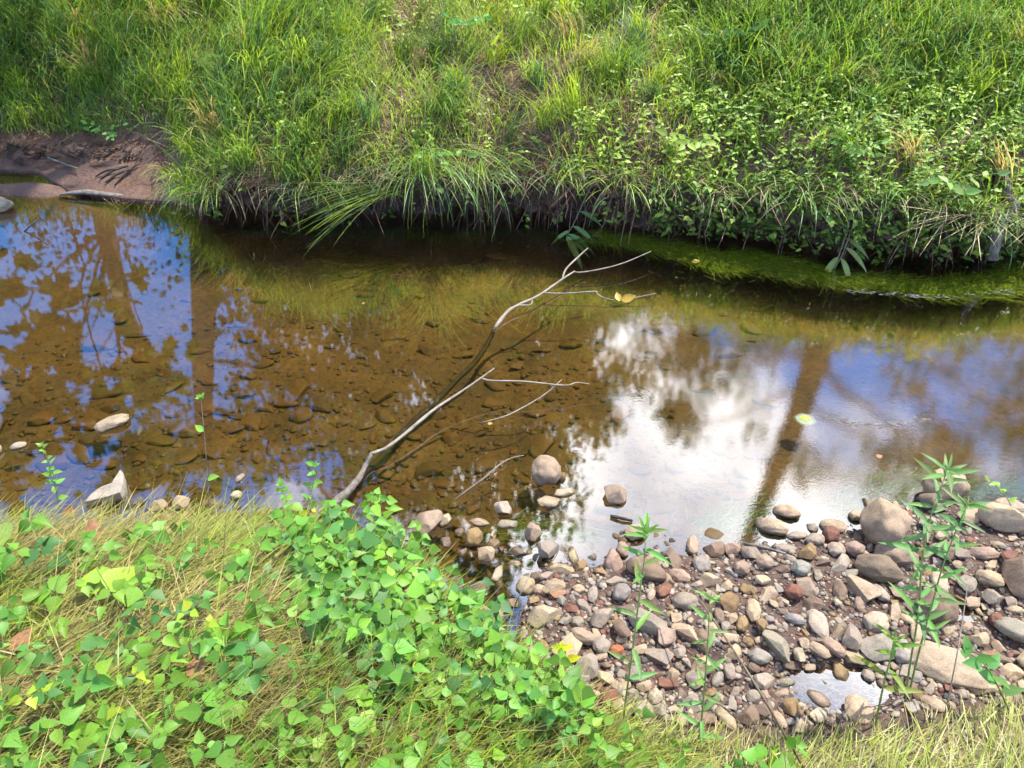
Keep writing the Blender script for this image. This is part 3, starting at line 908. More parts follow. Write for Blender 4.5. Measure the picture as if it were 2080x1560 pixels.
for s in sizes:
    for _ in range(40):
        px, py = random.uniform(930, 2110), random.uniform(1030, 1490)
        if not inside(BAR, px, py): continue
        if ((px - 1690) / 95) ** 2 + ((py - 1400) / 42) ** 2 < 1 and random.random() < .8: continue
        if any((px - a) ** 2 + ((py - b) * 1.25) ** 2 < (0.40 * (s + q)) ** 2 for a, b, q in placed): continue
        (c, cname), = random.choices(tones, wts)
        sharp = random.random() < 0.68
        lab = f"{cname} {'angular' if sharp else 'rounded'} pebble {near_ref(px, py, STONE_REFS)}"
        put_stone(px, py, s * random.uniform(0.9, 1.25), s * random.uniform(0.65, 0.95), c, sharp, lab, random.uniform(0, 3.1) if random.random() < 0.5 else None,
                  0.75, 0.30, 0, name="pebble", cat="pebble", group="pebbles of the gravel bar", tilt=0.3, float_z=-0.012)
        cnt += 1
        break

# fine gravel too small to count
def gravel(name, n, poly, smin, smax, mat, palette, seed):
    r = np.random.default_rng(seed)
    pts = []
    xs = [p[0] for p in poly]; ys = [p[1] for p in poly]
    while len(pts) < n:
        a, b = r.uniform(min(xs), max(xs)), r.uniform(min(ys), max(ys))
        if inside(poly, a, b): pts.append((a, b))
    pts = np.array(pts)
    X, Y = at_z(pts[:, 0], pts[:, 1], 0.02)
    Z = near_height(X, Y)
    if mat is M_gravel:
        k = (Z > -0.012) | (r.random(n) < .35)
        X, Y, Z = X[k], Y[k], Z[k]; n = len(X)
    s = smin * (smax / smin) ** (r.random(n) ** 1.7)
    protos = [stone_shape(ICO1, seed * 10 + k, 7, (0.55, 0.9), 0.4) for k in range(6)]
    Vs, Fs, Cs = [], [], []
    for i in range(n):
        v = protos[i % 6] * (s[i] * np.array([1, r.uniform(.6, 1), r.uniform(.4, .7)]))
        a = r.uniform(0, 6.28); ca, sa = math.cos(a), math.sin(a)
        v = v @ np.array([[ca, -sa, 0], [sa, ca, 0], [0, 0, 1]]).T
        Vs.append(v + [X[i], Y[i], Z[i] + s[i] * 0.18])
        Fs.append(ICO1F + i * len(ICO1))
        c = np.array(palette[r.integers(len(palette))]) * r.uniform(0.75, 1.2)
        Cs.append(np.repeat(c[None], len(ICO1), 0))
    me = mesh_np(name, np.concatenate(Vs), [np.concatenate(Fs)], mat, np.concatenate(Cs))
    return link(name, me)
pal = [GREY, TAN, TAN, BROWN, BROWN, BROWN, RED, TAN, GREY, DARK, OCHRE]
o = gravel("gravel", 7000, BAR, 0.004, 0.015, M_gravel, pal, 3)
tag(o, "fine reddish gravel between the stones of the bar", "gravel", kind="stuff")
BED = [(-60,470),(400,470),(1200,490),(1900,600),(2140,640),(2140,1000),(1850,1005),(1530,1090),(1100,1120),(1040,1220),(880,1110),(640,1050),(-60,1040)]
def bed_weight(px, py): return 1
o = gravel("bed_gravel", 3000, [(-60,640),(500,560),(1100,640),(1500,800),(1500,1090),(1100,1120),(1040,1220),(880,1110),(640,1050),(-60,1040)], 0.005, 0.022, M_bedgravel, [TAN, BROWN, OCHRE, OCHRE], 4)
tag(o, "silty gravel strewn over the creek bed", "gravel", kind="stuff")

# stones lying on the bed under water
sub = [(602,788,52,74,1.5,"large flat oval stone under the brown water"),(402,752,52,32,.2,"dark oval stone under water below the trunk reflection"),
 (510,858,46,34,.2,"rounded brown stone under water left of centre"),(380,872,70,34,.1,"long low brown stone under water near the young sapling"),
 (424,826,40,38,.3,"round dark stone under water behind the sapling stem"),(712,555,50,24,.1,"pale sunken stone near the far bank grass"),
 (1085,838,44,24,2.5,"sunken shard below the thin twig"),(940,720,48,20,.1,"flat sunken stone beside the branch"),(800,685,46,14,.1,"thin sunken flake in the middle of the creek"),
 (745,598,40,10,.0,"thin dark sunken flake near the far side"),(855,600,22,14,.0,"small orange-brown sunken stone in midstream"),(1020,520,70,26,.1,"broad pale sunken slab close to the far bank"),
 (380,930,40,36,.8,"sunken triangular stone near the sapling"),(475,872,46,18,.0,"dark wet flat stone just breaking the surface"),(125,890,36,18,.1,"dark sunken block on the left"),
 (780,960,40,26,.2,"sunken cobble below the leaning branch"),(930,1020,44,22,.4,"sunken stone near the leaf clump"),(655,900,26,18,.1,"orange tinted sunken stone left of the branch")]
for px, py, w, h, rot, lab in sub:
    put_stone(px, py, w, h, (0.22, 0.145, 0.06), 0, lab, rot if rot > 0.3 else None, 0.42, 0.2, name="sunken_stone", cat="stone", protos=silt_round, tilt=0.1)
def bed_place(px, py):
    if px < 450: return "in the calm water on the left"
    if px < 800: return "left of the fallen branch"
    if px < 1150: return "around the fallen branch"
    return "in the right half of the creek"
SUNK_REFS = [(b_[0], b_[1], short_name(b_[5])) for b_ in sub] + [(410,800,'the young sprout top'),(1065,925,'the floating pale twig end'),(1198,780,'the branch side twig end'),(1260,600,'the yellow leaves on the branch'),(245,895,'the long pale stone'),(1107,993,'the rounded pinkish stone'),(1400,850,'the cloud reflection middle'),(1635,851,'the scum patch'),(1194,504,'the branch tip'),(150,700,'the mirrored lobed leaves')]
n = 0
while n < 215:
    px, py = random.uniform(-20, 1560), random.uniform(560, 1090)
    if not inside(BED, px, py): continue
    if random.random() > (py - 480) / 420: continue
    s = random.uniform(16, 54) * (0.7 + 0.4 * (py - 560) / 500)
    if any((px - a) ** 2 + ((py - b) * 1.4) ** 2 < (0.38 * (s + q)) ** 2 for a, b, q in placed): continue
    c = random.choice([(0.16, 0.11, 0.05), (0.20, 0.14, 0.07), (0.10, 0.075, 0.045), (0.22, 0.13, 0.055)])
    put_stone(px, py, s * random.uniform(1, 1.5), s * random.uniform(.5, .8), c, 0, f"{'large' if s > 42 else ('small' if s < 24 else 'medium')} silty sunken stone {near_ref(px, py, SUNK_REFS)}", random.uniform(0, 3.1) if random.random() < .5 else None,
              0.45, 0.25, name="sunken_stone", cat="stone", group="stones under the brown water", protos=silt_round, tilt=0.22)
    n += 1

# ------------------------------------------------------------------ trees across the creek, seen mirrored in the water
def lobed_leaf():
    pts = []
    prof = [(0,0,0),(0.22,0.02,0),(0.5,0.18,0),(0.34,0.36,0),(0.52,0.62,0),(0.24,0.62,0),(0.0,1.0,0)]
    v = [(0,0.35,0.03)] + [(x, y, z) for x, y, z in prof] + [(-x, y, z) for x, y, z in prof[1:-1]][::-1]
    n = len(v) - 1
    f = [(0, 1 + i, 1 + (i + 1) % n) for i in range(n)]
    return v, f
LOBED = lobed_leaf()
SMALL = ([(0,0,0),(0.3,0.45,0.05),(0,1,-0.1),(-0.3,0.45,0.05)], [(0,1,2),(0,2,3)])
def make_tree(name, label, trunk_px, Y, width_px, clusters, leaf, size, seed, dense=1.0):
    """trunk_px: mirrored picture points; clusters: (px,py,rx,ry,n,dY)"""
    r = np.random.default_rng(seed)
    pts = [mirror_point(a, b, Y) for a, b in trunk_px]
    lean = pts[1] - pts[0]
    gz = float(bank_z(np.array([pts[0].x]), np.array([Y - float(lip_y(pts[0].x))]))[0])
    k = (gz - 0.2 - pts[0].z) / lean.z if abs(lean.z) > 1e-3 else 0
    foot = pts[0] + lean * k
    root = empty(name, (foot.x, foot.y, gz)); tag(root, label, "tree", "trees behind the far bank")
    inv = Vector(root.location)
    rad0 = width_px * 0.5 * Y / 0.82 / F * 0.76
    path = bezier([foot] + pts, 14)
    rad = [rad0 * (1.35 - 0.55 * i / 14 + (0.5 * max(0, 1 - i / 2))) for i in range(15)]
    tr = tube("trunk", [p - inv for p in path], rad, M_bark, root, 12, 0.05)
    Ps, Fw, Up, Sz, Cl = [], [], [], [], []
    top = path[-1]
    for ci, (a, b, rx, ry, n, dY) in enumerate(clusters):
        n = int(n * dense)
        c = mirror_point(a, b, Y + dY)
        sc_ = (Y + dY) / 0.8 / F
        wr, hr = rx * sc_, ry * sc_
        start = min(path[3:], key=lambda q: abs(q.z - (c.z - 0.55 * math.hypot(q.x - c.x, q.y - c.y))))
        mid = start.lerp(c, 0.5) + Vector((r.normal(0, .25), r.normal(0, .3), r.uniform(-.1, .5)))
        limb = bezier([start, mid, c + Vector((0, 0, 0.15))], 8)
        lb = tube("limb", [p - inv for p in limb], [max(0.010, rad0 * 0.27 * (1 - i / 8.5)) for i in range(9)], M_bark, root, 6, 0.08)
        nsub = max(3, n // 70)
        cent = np.stack([r.normal(0, .55, nsub) * wr, r.normal(0, .5, nsub) * max(0.35, (wr + hr) * .45), r.normal(0, .55, nsub) * hr], 1)
        for s_ in range(nsub):                      # twigs out to each spray
            e = c + Vector(cent[s_])
            st = limb[int(r.integers(3, 9))]
            md = st.lerp(e, .5) + Vector((r.normal(0, .12), r.normal(0, .12), r.normal(.08, .1)))
            if s_ % 2 == 0: tube("twig", [p - inv for p in bezier([st, md, e], 4)], [0.014, .011, .009, .006, .003], M_bark, lb, 4)
        ids = r.integers(0, nsub, n)
        spread = np.array([0.34 * max(wr, .4), 0.35, 0.26 * max(hr, .4)])
        p = np.array(c) + cent[ids] + r.normal(0, 1, (n, 3)) * spread * 0.75
        Ps.append(p); fw = r.normal(0, 1, (n, 3)); fw[:, 2] -= 0.7; Fw.append(fw)
        u = r.normal(0, .55, (n, 3)); u[:, 2] += 1; Up.append(u)
        Sz.append(size * r.uniform(.55, 1.25, n))
        col = np.array([0.055, 0.115, 0.022]) * r.uniform(.6, 1.5, (n, 1)) + r.normal(0, .006, (n, 3)); Cl.append(np.clip(col, .01, 1))
    p = np.concatenate(Ps) - np.array(inv)
    V, fl, C = scatter_leaves(leaf[0], leaf[1], p, np.concatenate(Fw), np.concatenate(Up), np.concatenate(Sz), np.concatenate(Cl))
    link("crown", mesh_np("crown", V, fl, M_crown, C, False), None, root)
    return root
make_tree("shade_tree", "straight thick trunk mirrored in the calm water at left", [(418,470),(415,600),(412,750),(415,900)], 9.2, 60,
  [(560,560,110,70,900,0),(700,600,130,90,1300,1.5),(640,760,140,90,1300,0.5),(520,900,120,80,800,0),(340,900,120,60,420,0),(760,880,130,80,1000,1),(520,480,60,40,300,1),
   (600,450,140,50,700,2)], SMALL, 0.16, 21, 1.7)
make_tree("sycamore", "thinner leaning trunk with lobed leaves mirrored at the far left", [(222,500),(240,580),(266,660),(312,750)], 10.0, 36,
  [(150,640,80,26,60,-3.2),(200,735,100,34,150,-3.4),(100,780,70,36,90,-3.6),(120,870,110,40,170,-3.8),(30,940,70,50,110,-4),(20,560,24,50,26,-3),(290,810,70,30,90,-3),
   (230,970,150,50,240,-3.5)], LOBED, 0.21, 22)
make_tree("leaning_tree", "dark leaning trunk mirrored across the bright cloud reflection at right", [(1692,600),(1660,720),(1622,840),(1560,1000),(1500,1150)], 8.6, 62,
  [(1520,660,90,50,520,1),(1440,740,90,60,420,1),(1400,860,70,60,260,0),(1330,720,90,90,700,1.5),(1800,580,90,40,420,1),(1850,780,60,60,150,.5),(2040,620,110,110,1200,1),(2080,860,110,120,1100,.5),(1950,900,70,50,190,0),
   (1640,930,50,60,90,0),(1830,960,120,50,420,0),(1740,660,60,40,130,1),(1500,560,140,30,420,3),(1960,1000,120,60,700,0)], SMALL, 0.14, 23, 1.2)
make_tree("bushy_tree", "full leafy tree darkening the middle of the creek with its reflection", [(980,470),(985,600),(1000,760),(1010,900)], 11.5, 44,
  [(900,560,140,90,1500,0),(1040,640,140,90,1500,0),(860,720,140,90,1500,.5),(1010,800,140,90,1500,0),(1150,600,100,80,900,0),(1180,740,70,80,420,0),(900,900,130,80,1100,0),(1080,930,100,70,620,0),(800,1000,140,60,800,0),(1000,1040,140,50,700,0),
   (1240,560,90,50,500,1),(1200,860,60,60,240,0),(940,1130,110,50,260,-3.5),(1000,1220,90,60,260,-4)], SMALL, 0.19, 24, 2.4)
# low undergrowth of saplings on the skyline of the bank
rr = np.random.default_rng(77)
for i, (bxx, byy, hh, lab) in enumerate([(-5.6,8.9,1.8,"leftmost leafy sapling on the bank skyline"),(-3.0,9.6,2.1,"leafy sapling on the bank skyline beside the thick trunk"),(-0.6,9.8,1.9,"leafy sapling on the bank skyline left of the middle"),
        (1.4,9.3,1.7,"leafy sapling on the bank skyline right of the middle"),(3.2,9.4,1.5,"leafy sapling on the bank skyline beside the leaning trunk"),(6.2,8.8,1.7,"rightmost leafy sapling on the bank skyline")]):
    gz = float(bank_z(np.array([bxx]), np.array([byy - float(lip_y(bxx))]))[0])
    root = empty("sapling", (bxx, byy, gz)); tag(root, lab, "sapling", "saplings on the bank skyline")
    tube("trunk", [(0, 0, -.1), (.05, .02, hh * .5), (.02, 0, hh)], [.03, .022, .008], M_bark, root, 6)
    n_ = 900
    p = rr.normal(0, 1, (n_, 3)) * [0.75, 0.4, hh * .27] + [0, 0, hh * .62]
    V, fl, C = scatter_leaves(SMALL[0], SMALL[1], p, rr.normal(0, 1, (n_, 3)), rr.normal(0, .5, (n_, 3)) + [0, 0, 1], rr.uniform(.06, .13, n_), np.array([0.06, 0.13, 0.025]) * rr.uniform(.6, 1.4, (n_, 1)))
    link("crown", mesh_np("crown", V, fl, M_crown, C, False), None, root)

# ------------------------------------------------------------------ far bank plants
BR = np.array([0.31, 0.43, 0.055]); MIDG = np.array([0.155, 0.275, 0.05]); DKG = np.array([0.08, 0.17, 0.04]); STRAW = np.array([0.40, 0.32, 0.18]); BLUEG = np.array([0.125, 0.24, 0.10])
def bank_points(n, xr=(-5.6, 5.8), dr=(-0.01, 2.9), seed=1):
    r = np.random.default_rng(seed)
    x = r.uniform(*xr, n); d = r.uniform(*dr, n)
    # more even in the picture: favour the near part of the slope
    y = lip_y(x) + d
    z = bank_z(x, np.maximum(d, 0))
    px, py = proj(x, y, z)
    return x, y, z, d, px, py, r
def clumpy(x, y, s, seed):
    return vnoise(x * s + seed * 13.7, y * s + seed * 5.1) + 0.5 * vnoise(x * s * 2.7 + 3, y * s * 2.7 + seed) 
def grass_layer(n, seed, kind):
    x, y, z, d, px, py, r = bank_points(n, seed=seed)
    cl = clumpy(x, y, 2.6, seed)
    mudzone = smooth(395, 330, px) * smooth(265, 290, py)          # bare mud shore at the left
    left = smooth(800, 560, px); right = smooth(1330, 1480, px); mid = (1 - left) * (1 - right)
    upper = smooth(300, 120, py)
    keep = r.random(n) < np.clip(1 - 1.3 * mudzone, 0, 1)
    lush = left * (0.5 + 0.5 * upper) + right * upper * 0.8
    bare = smooth(0.08, 0.24, clumpy(x, y, 1.7, 40)) * np.clip(mid + .25 * left, 0, 1)
    path = np.exp(-((px - 1300 + (py - 200) * 0.12) / 45) ** 2) * smooth(110, 190, py) * smooth(330, 280, py)
    if kind == 'short':
        keep &= r.random(n) < (0.55 + 0.45 * (cl > -0.05)) * (1 - 0.75 * bare) * (1 - 0.85 * path) * (1 - 0.5 * right * (1 - upper))
        L_ = r.uniform(.08, .22, n) * (1 + 0.7 * lush)
        W = r.uniform(.004, .0075, n)
        az = r.uniform(0, 6.28, n); th = r.uniform(0.05, .6, n); be = r.uniform(.3, 1.5, n)
        mixv = np.clip(0.55 * mid + 0.25 + 0.5 * cl + r.normal(0, .22, n) - .35 * lush, 0, 1)[:, None]
        col = MIDG * (1 - mixv) + BR * mixv
    elif kind == 'long':
        keep &= r.random(n) < np.clip(lush * 0.9 + 0.55 * smooth(0.05, 0.3, cl) + 0.08, 0, 1) * (1 - 0.9 * path) * (1 - 0.6 * right * (1 - upper)) * (1 - .6 * bare)
        L_ = r.uniform(.28, .5, n) * (0.72 + 0.55 * lush)
        W = r.uniform(.005, .0095, n)
        flow = np.where(px < 1040, -0.6, -2.2) + 0.9 * clumpy(x, y, 1.1, 9)
        az = flow + r.normal(0, .7, n); th = r.uniform(0.02, .35, n); be = r.uniform(.7, 2.1, n)
        mixv = np.clip(0.35 + 0.6 * mid + 0.5 * cl + r.normal(0, .2, n) - .15 * lush, 0, 1)[:, None]
        col = (DKG * 0.55 + MIDG * 0.45) * (1 - mixv) + (MIDG * .5 + BR * .5) * mixv
        bl = (r.random(n) < .22)[:, None]
        col = np.where(bl, BLUEG, col)
    elif kind == 'broad':
        keep &= r.random(n) < np.clip(right * 0.9 + 0.1 * left, 0, 1) * (1 - path)
        L_ = r.uniform(.14, .36, n) * (0.7 + 0.5 * upper); W = r.uniform(.009, .016, n)
        az = r.uniform(0, 6.28, n); th = r.uniform(.1, .6, n); be = r.uniform(.8, 2.0, n)
        mixv = np.clip(0.4 + 0.5 * cl + r.normal(0, .25, n), 0, 1)[:, None]
        col = MIDG * (1 - mixv) + BR * .95 * mixv
    else:       # dead straw lying about
        keep &= r.random(n) < np.clip(0.22 + 0.6 * mid * smooth(-.2, .25, clumpy(x, y, 1.7, 40)) + .6 * path + 0.25 * left * upper, 0, 1)
        L_ = r.uniform(.08, .3, n); W = r.uniform(.0035, .0065, n)
        az = r.uniform(0, 6.28, n); th = r.uniform(.7, 1.6, n); be = r.uniform(-.2, .7, n)
        col = STRAW * r.uniform(.6, 1.3, (n, 1))
    col = np.clip(col * r.uniform(.6, 1.45, (n, 1)), 0.005, 1)
    k = keep
    tip = col.copy()
    dry = r.random(n) < .13
    tip[dry] = STRAW * .8
    base = np.stack([x, y, z - 0.01], 1)
    return blades(base[k], az[k], L_[k], W[k], th[k], be[k], col[k], 4, tipcol=tip[k])
parts = [grass_layer(56000, 31, 'short'), grass_layer(34000, 32, 'long'), grass_layer(13000, 33, 'broad'), grass_layer(46000, 34, 'straw')]
def clump_layer(nc, per, seed):
    x, y, z, d, px, py, r = bank_points(nc, seed=seed, dr=(0.0, 2.7))
    left = smooth(800, 560, px); right = smooth(1330, 1480, px); mid = (1 - left) * (1 - right); upper = smooth(300, 120, py)
    ok = (r.random(nc) > smooth(400, 340, px) * smooth(255, 275, py)) & (r.random(nc) < .35 + .65 * left + .3 * right * upper + .25 * mid)
    x, y, z, px, py, left, mid, upper = (a[ok] for a in (x, y, z, px, py, left, mid, upper)); nc = len(x)
    Lc = r.uniform(.26, .42, nc) * (1 + 1.0 * left * (.4 + .6 * upper) * r.random(nc)) ; az = np.where(px < 1040, -.7, -2.2) + r.normal(0, .75, nc)
    be = r.uniform(.7, 2.0, nc); tone = r.random((nc, 1))
    col = np.where(tone < .3, BLUEG * .9, np.where(tone < .55, MIDG * .75, np.where(tone < .88, BR * .95, STRAW * 1.15)))
    i = np.repeat(np.arange(nc), per); n = len(i)
    base = np.stack([x[i] + r.normal(0, .035, n), y[i] + r.normal(0, .03, n), z[i] - .01], 1)
    return blades(base, az[i] + r.normal(0, .38, n), Lc[i] * r.uniform(.6, 1.15, n), r.uniform(.004, .009, n), np.abs(r.normal(.15, .15, n)), be[i] * r.uniform(.7, 1.25, n), np.clip(col[i] * r.uniform(.7, 1.35, (n, 1)), .005, 1), 6)
parts.append(clump_layer(620, 34, 36))
rb = np.random.default_rng(38); nb = 26000
xb_ = rb.uniform(-11, 11, nb); db_ = rb.uniform(0.3, 6.5, nb)
okb = (db_ > 2.8) | (xb_ < -5.5) | (xb_ > 5.7); xb_, db_ = xb_[okb], db_[okb]; nb = len(xb_)
okb = (far_px(xb_) > 300) | (db_ > 0.9); xb_, db_ = xb_[okb], db_[okb]; nb = len(xb_)
cb_ = np.where(rb.random((nb, 1)) < .5, MIDG, np.where(rb.random((nb, 1)) < .6, DKG, BR)) * rb.uniform(.7, 1.3, (nb, 1))
parts.append(blades(np.stack([xb_, lip_y(xb_) + db_, bank_z(xb_, db_) - .01], 1), rb.uniform(0, 6.28, nb), rb.uniform(.25, .55, nb), rb.uniform(.008, .014, nb), rb.uniform(.05, .4, nb), rb.uniform(.5, 1.8, nb), cb_, 4))
V, fl, C = join_parts(parts)
o = link("bank_grass", mesh_np("bank_grass", V, fl, M_grass, C, False))
tag(o, "tangled green grass covering the far bank slope", "grass", kind="stuff")

# small leafy weeds as a mass
wt = leaf_template(aspect=0.5, fold=0.3, droop=0.25, n=3)
def weed_mass(n, seed):
    x, y, z, d, px, py, r = bank_points(n, seed=seed, dr=(-0.02, 2.6))
    cl = clumpy(x, y, 2.0, seed)
    right = smooth(1290, 1420, px); edge = smooth(0.5, 0.1, d)
    left = smooth(800, 560, px)
    dens = np.clip(right * (0.95 - 0.45 * smooth(250, 100, py)) + 0.30 * smooth(.12, .3, cl) + 0.22 * edge * smooth(420, 520, px), 0, 1) * (1 - smooth(395, 330, px) * smooth(255, 280, py))
    keep = r.random(n) < dens
    x, y, z, d, px, py, cl = (a[keep] for a in (x, y, z, d, px, py, cl))
    n = len(x)
    # each point is a little plant: pairs of leaves up a stem
    allp, allf, allu, alls, allc = [], [], [], [], []
    hgt = r.uniform(.05, .20, n); az0 = r.uniform(0, 6.28, n); lean = r.normal(0, .25, (n, 2)); lean[:, 1] -= .25
    hue = np.clip(.45 + .6 * cl + r.normal(0, .2, n), 0, 1)[:, None]
    base_c = (MIDG * .8 * (1 - hue) + BR * 1.0 * hue) * r.uniform(.8, 1.25, (n, 1))
    for lvl in range(4):
        t = (lvl + 1) / 4
        for sd in range(2):
            a = az0 + lvl * 1.57 + sd * 3.14 + r.normal(0, .3, n)
            p = np.stack([x + lean[:, 0] * hgt * t, y + lean[:, 1] * hgt * t, z + hgt * t], 1)
            f = np.stack([np.cos(a), np.sin(a), r.uniform(-.25, .5, n)], 1)
            u = np.stack([lean[:, 0] + r.normal(0, .25, n), lean[:, 1] - .2 + r.normal(0, .25, n), np.ones(n)], 1)
            s = r.uniform(.022, .058, n) * (1.15 - .35 * t)
            allp.append(p); allf.append(f); allu.append(u); alls.append(s); allc.append(base_c * (0.9 + .25 * t))
    V = scatter_leaves(wt[0], wt[1], np.concatenate(allp), np.concatenate(allf), np.concatenate(allu), np.concatenate(alls), np.concatenate(allc))
    # stems
    st = blades(np.stack([x, y, z - .01], 1), np.arctan2(lean[:, 1], lean[:, 0]), hgt * 1.05, np.full(n, .003), np.hypot(lean[:, 0], lean[:, 1]) * .9, np.zeros(n), base_c * .8, 2)
    return join_parts([V, st])
V, fl, C = weed_mass(9500, 51)
o = link("bank_weeds", mesh_np("bank_weeds", V, fl, M_weed, C, False))
tag(o, "low leafy weeds mixed into the grass of the far bank", "weeds", kind="stuff")

# plants hanging over the cut face
r = np.random.default_rng(61)
n = 2600
x = r.uniform(-3.3, 5.6, n); px_ = far_px(x)
k = r.random(n) < np.where(px_ > 1300, .85, .10) * (px_ > 400); x = x[k]; n = len(x); px_ = far_px(x)
c_ = cut_height(x); t = r.uniform(.12, 1, n)
y = lip_y(x) + .13 * (1 - t) - .04 + r.normal(0, .05, n); z = c_ * t + r.normal(0, .03, n); z = np.maximum(z, 0.02)
P0, F0, U0, S0, C0 = [], [], [], [], []
for j in range(4):
    a = r.uniform(0, 6.28, n)
    P0.append(np.stack([x, y, z], 1) + r.normal(0, .028, (n, 3)))
    F0.append(np.stack([np.cos(a), np.sin(a) - .5, r.uniform(-.5, .3, n)], 1)); U0.append(np.stack([r.normal(0, .3, n), np.full(n, -.6), np.ones(n)], 1))
    S0.append(.018 + .05 * r.random(n) ** 2); C0.append(np.where(r.random((n, 1)) < .6, MIDG * .8, BR * .8) * r.uniform(.5, 1.3, (n, 1)))
V = scatter_leaves(wt[0], wt[1], np.concatenate(P0), np.concatenate(F0), np.concatenate(U0), np.concatenate(S0), np.concatenate(C0))
n = 2200
x = r.uniform(-3.3, 5.6, n); x = x[(far_px(x) > 400) & (r.random(n) < np.where(far_px(x) < 1290, .25, 1))]; n = len(x)
base = np.stack([x, lip_y(x) + r.uniform(-.02, .12, n), cut_height(x) + r.uniform(-.06, .05, n)], 1)
hang = blades(base, r.normal(-1.57, .8, n), r.uniform(.15, .42, n), r.uniform(.003, .006, n), r.uniform(.4, 1.2, n), r.uniform(.9, 2.1, n), np.where(r.random((n, 1)) < .3, STRAW * .8, MIDG) * r.uniform(.7, 1.3, (n, 1)), 5)
n = 3000
x = r.uniform(-3.2, 1.6, n); x = x[(far_px(x) > 440) & (far_px(x) < 1330)]; n = len(x); dth = r.uniform(-.03, .22, n)
thatch = blades(np.stack([x, lip_y(x) + dth, bank_z(x, np.maximum(dth, 0)) + r.uniform(-.05, .02, n) * (dth < .05)], 1), r.normal(-1.57, 1.0, n), r.uniform(.06, .22, n), r.uniform(.003, .006, n), r.uniform(1.1, 2.0, n), r.uniform(-.2, .8, n),
    np.where(r.random((n, 1)) < .6, STRAW * .85, np.array([.17, .11, .07])) * r.uniform(.6, 1.3, (n, 1)), 4)
V, fl, C = join_parts([V, hang, thatch])
tag(link("overhanging_weeds", mesh_np("overhanging_weeds", V, fl, M_weed, C, False)), "weeds and grass hanging over the undercut edge of the far bank", "weeds", kind="stuff")

# bare roots below the lip
n = 4200
x = r.uniform(-3.1, 5.2, n); k = r.random(n) < np.where((far_px(x) > 960) & (far_px(x) < 1290), 1, .35); x = x[k]; n = len(x)
base = np.stack([x, lip_y(x) + r.uniform(-.03, .08, n), cut_height(x) * r.uniform(.35, 1.05, n)], 1)
V, fl, C = blades(base, r.uniform(0, 6.28, n), r.uniform(.08, .34, n), r.uniform(.002, .005, n), r.uniform(1.5, 3.0, n), r.uniform(-.4, .9, n), np.array([.15, .095, .065]) * r.uniform(.4, 1.6, (n, 1)), 4)
tag(link("bank_roots", mesh_np("bank_roots", V, fl, M_wood_attr, C, False)), "brown root fibres hanging from the undercut bank", "roots", kind="stuff")

# ------------------------------------------------------------------ near bank grass, combed flat
def near_grass(n, seed):
    r = np.random.default_rng(seed)
    x = r.uniform(-2.3, 2.3, n); y = r.uniform(.45, 2.3, n)
    b = bank_foot(x) - y
    px, py = proj(x, y, near_height(x, y))
    rightside = smooth(1250, 1500, px)
    k = (b > np.where(px > 1000, -0.01, 0.02)) & (r.random(n) < np.where(px > 1250, .75, 1.0)) & (px > -350) & (px < 2450) & (py < 1900)
    x, y, px, py = x[k], y[k], px[k], py[k]; n = len(x); rightside = rightside[k]
    z = near_height(x, y)
    cl = clumpy(x, y, 3.4, seed)
    flow = 0.55 + 0.9 * clumpy(x, y, 1.3, 4) + .3 * rightside
    az = flow + r.normal(0, .5, n) + np.where(r.random(n) < .14, r.uniform(-2.5, 2.5, n), 0)
    up = smooth(.1, .35, clumpy(x, y, 2.2, 8))
    th = r.uniform(1.0, 1.5, n) * (1 - .40 * up); be = r.uniform(.0, .45, n)
    L_ = r.uniform(.12, .28, n) * (1 - .35 * rightside) * smooth(-.15, .16, bank_foot(x) - y); W = .0014 + .0036 * r.random(n) ** 2
    g = np.clip(.66 + .9 * cl + r.normal(0, .28, n) - .12 * rightside, 0, 1)[:, None]
    col = np.array([.40, .31, .14]) * (1 - g) + np.array([.235, .315, .03]) * g
    old = r.random((n, 1)) < .10
    col = np.where(old, np.array([.12, .085, .04]), col) * r.uniform(.65, 1.3, (n, 1))
    return blades(np.stack([x, y, z - .005 + .02 * r.random(n)], 1), az, L_, W, th, be, col, 4, side=r.normal(0, .9, n))
V, fl, C = near_grass(50000, 71)
tag(link("near_grass", mesh_np("near_grass", V, fl, M_grass, C, False)), "fine matted yellow green grass combed flat over the near bank", "grass", kind="stuff")

# ------------------------------------------------------------------ trailing vine with three-part leaves on the near bank
leaf_protos = [leaf_mesh("leaflet_shape", M_vine, aspect=a, fold=f, droop=d, n=7, point=True) for a, f, d in ((.78, .12, .10), (.70, .28, .16), (.84, .06, .05), (.66, .38, .22), (.74, .18, -.08), (.8, .22, .2), (.62, .6, .3), (.72, -.25, .25), (.58, .15, .4), (.7, .8, .1))]
def frame(fwd, up):
    f = Vector(fwd).normalized(); rt = f.cross(Vector(up)).normalized(); u = rt.cross(f)
    return Matrix((rt, f, u)).transposed()
def add_leaf(parent, loc, fwd, up, size, col, name="leaf", me=None, wide=1.0):
    o = link(name, me or random.choice(leaf_protos), None, parent)
    m = frame(fwd, up).to_4x4()
    o.matrix_local = Matrix.Translation(loc) @ m @ Matrix.Diagonal((size * wide, size, size, 1))
    o.color = (*col, 1)
    return o
G1 = (0.155, 0.31, 0.028); G2 = (0.085, 0.225, 0.03); G3 = (0.06, 0.17, 0.045); GY = (0.27, 0.37, 0.025)
def lerp3(a, b, t): return tuple(a[i] * (1 - t) + b[i] * t for i in range(3))
VINE_DENSE = [(570,1030),(700,1000),(830,1040),(870,1130),(930,1205),(1060,1300),(1150,1400),(1210,1470),(1150,1500),(950,1430),(800,1350),(640,1240),(600,1120)]
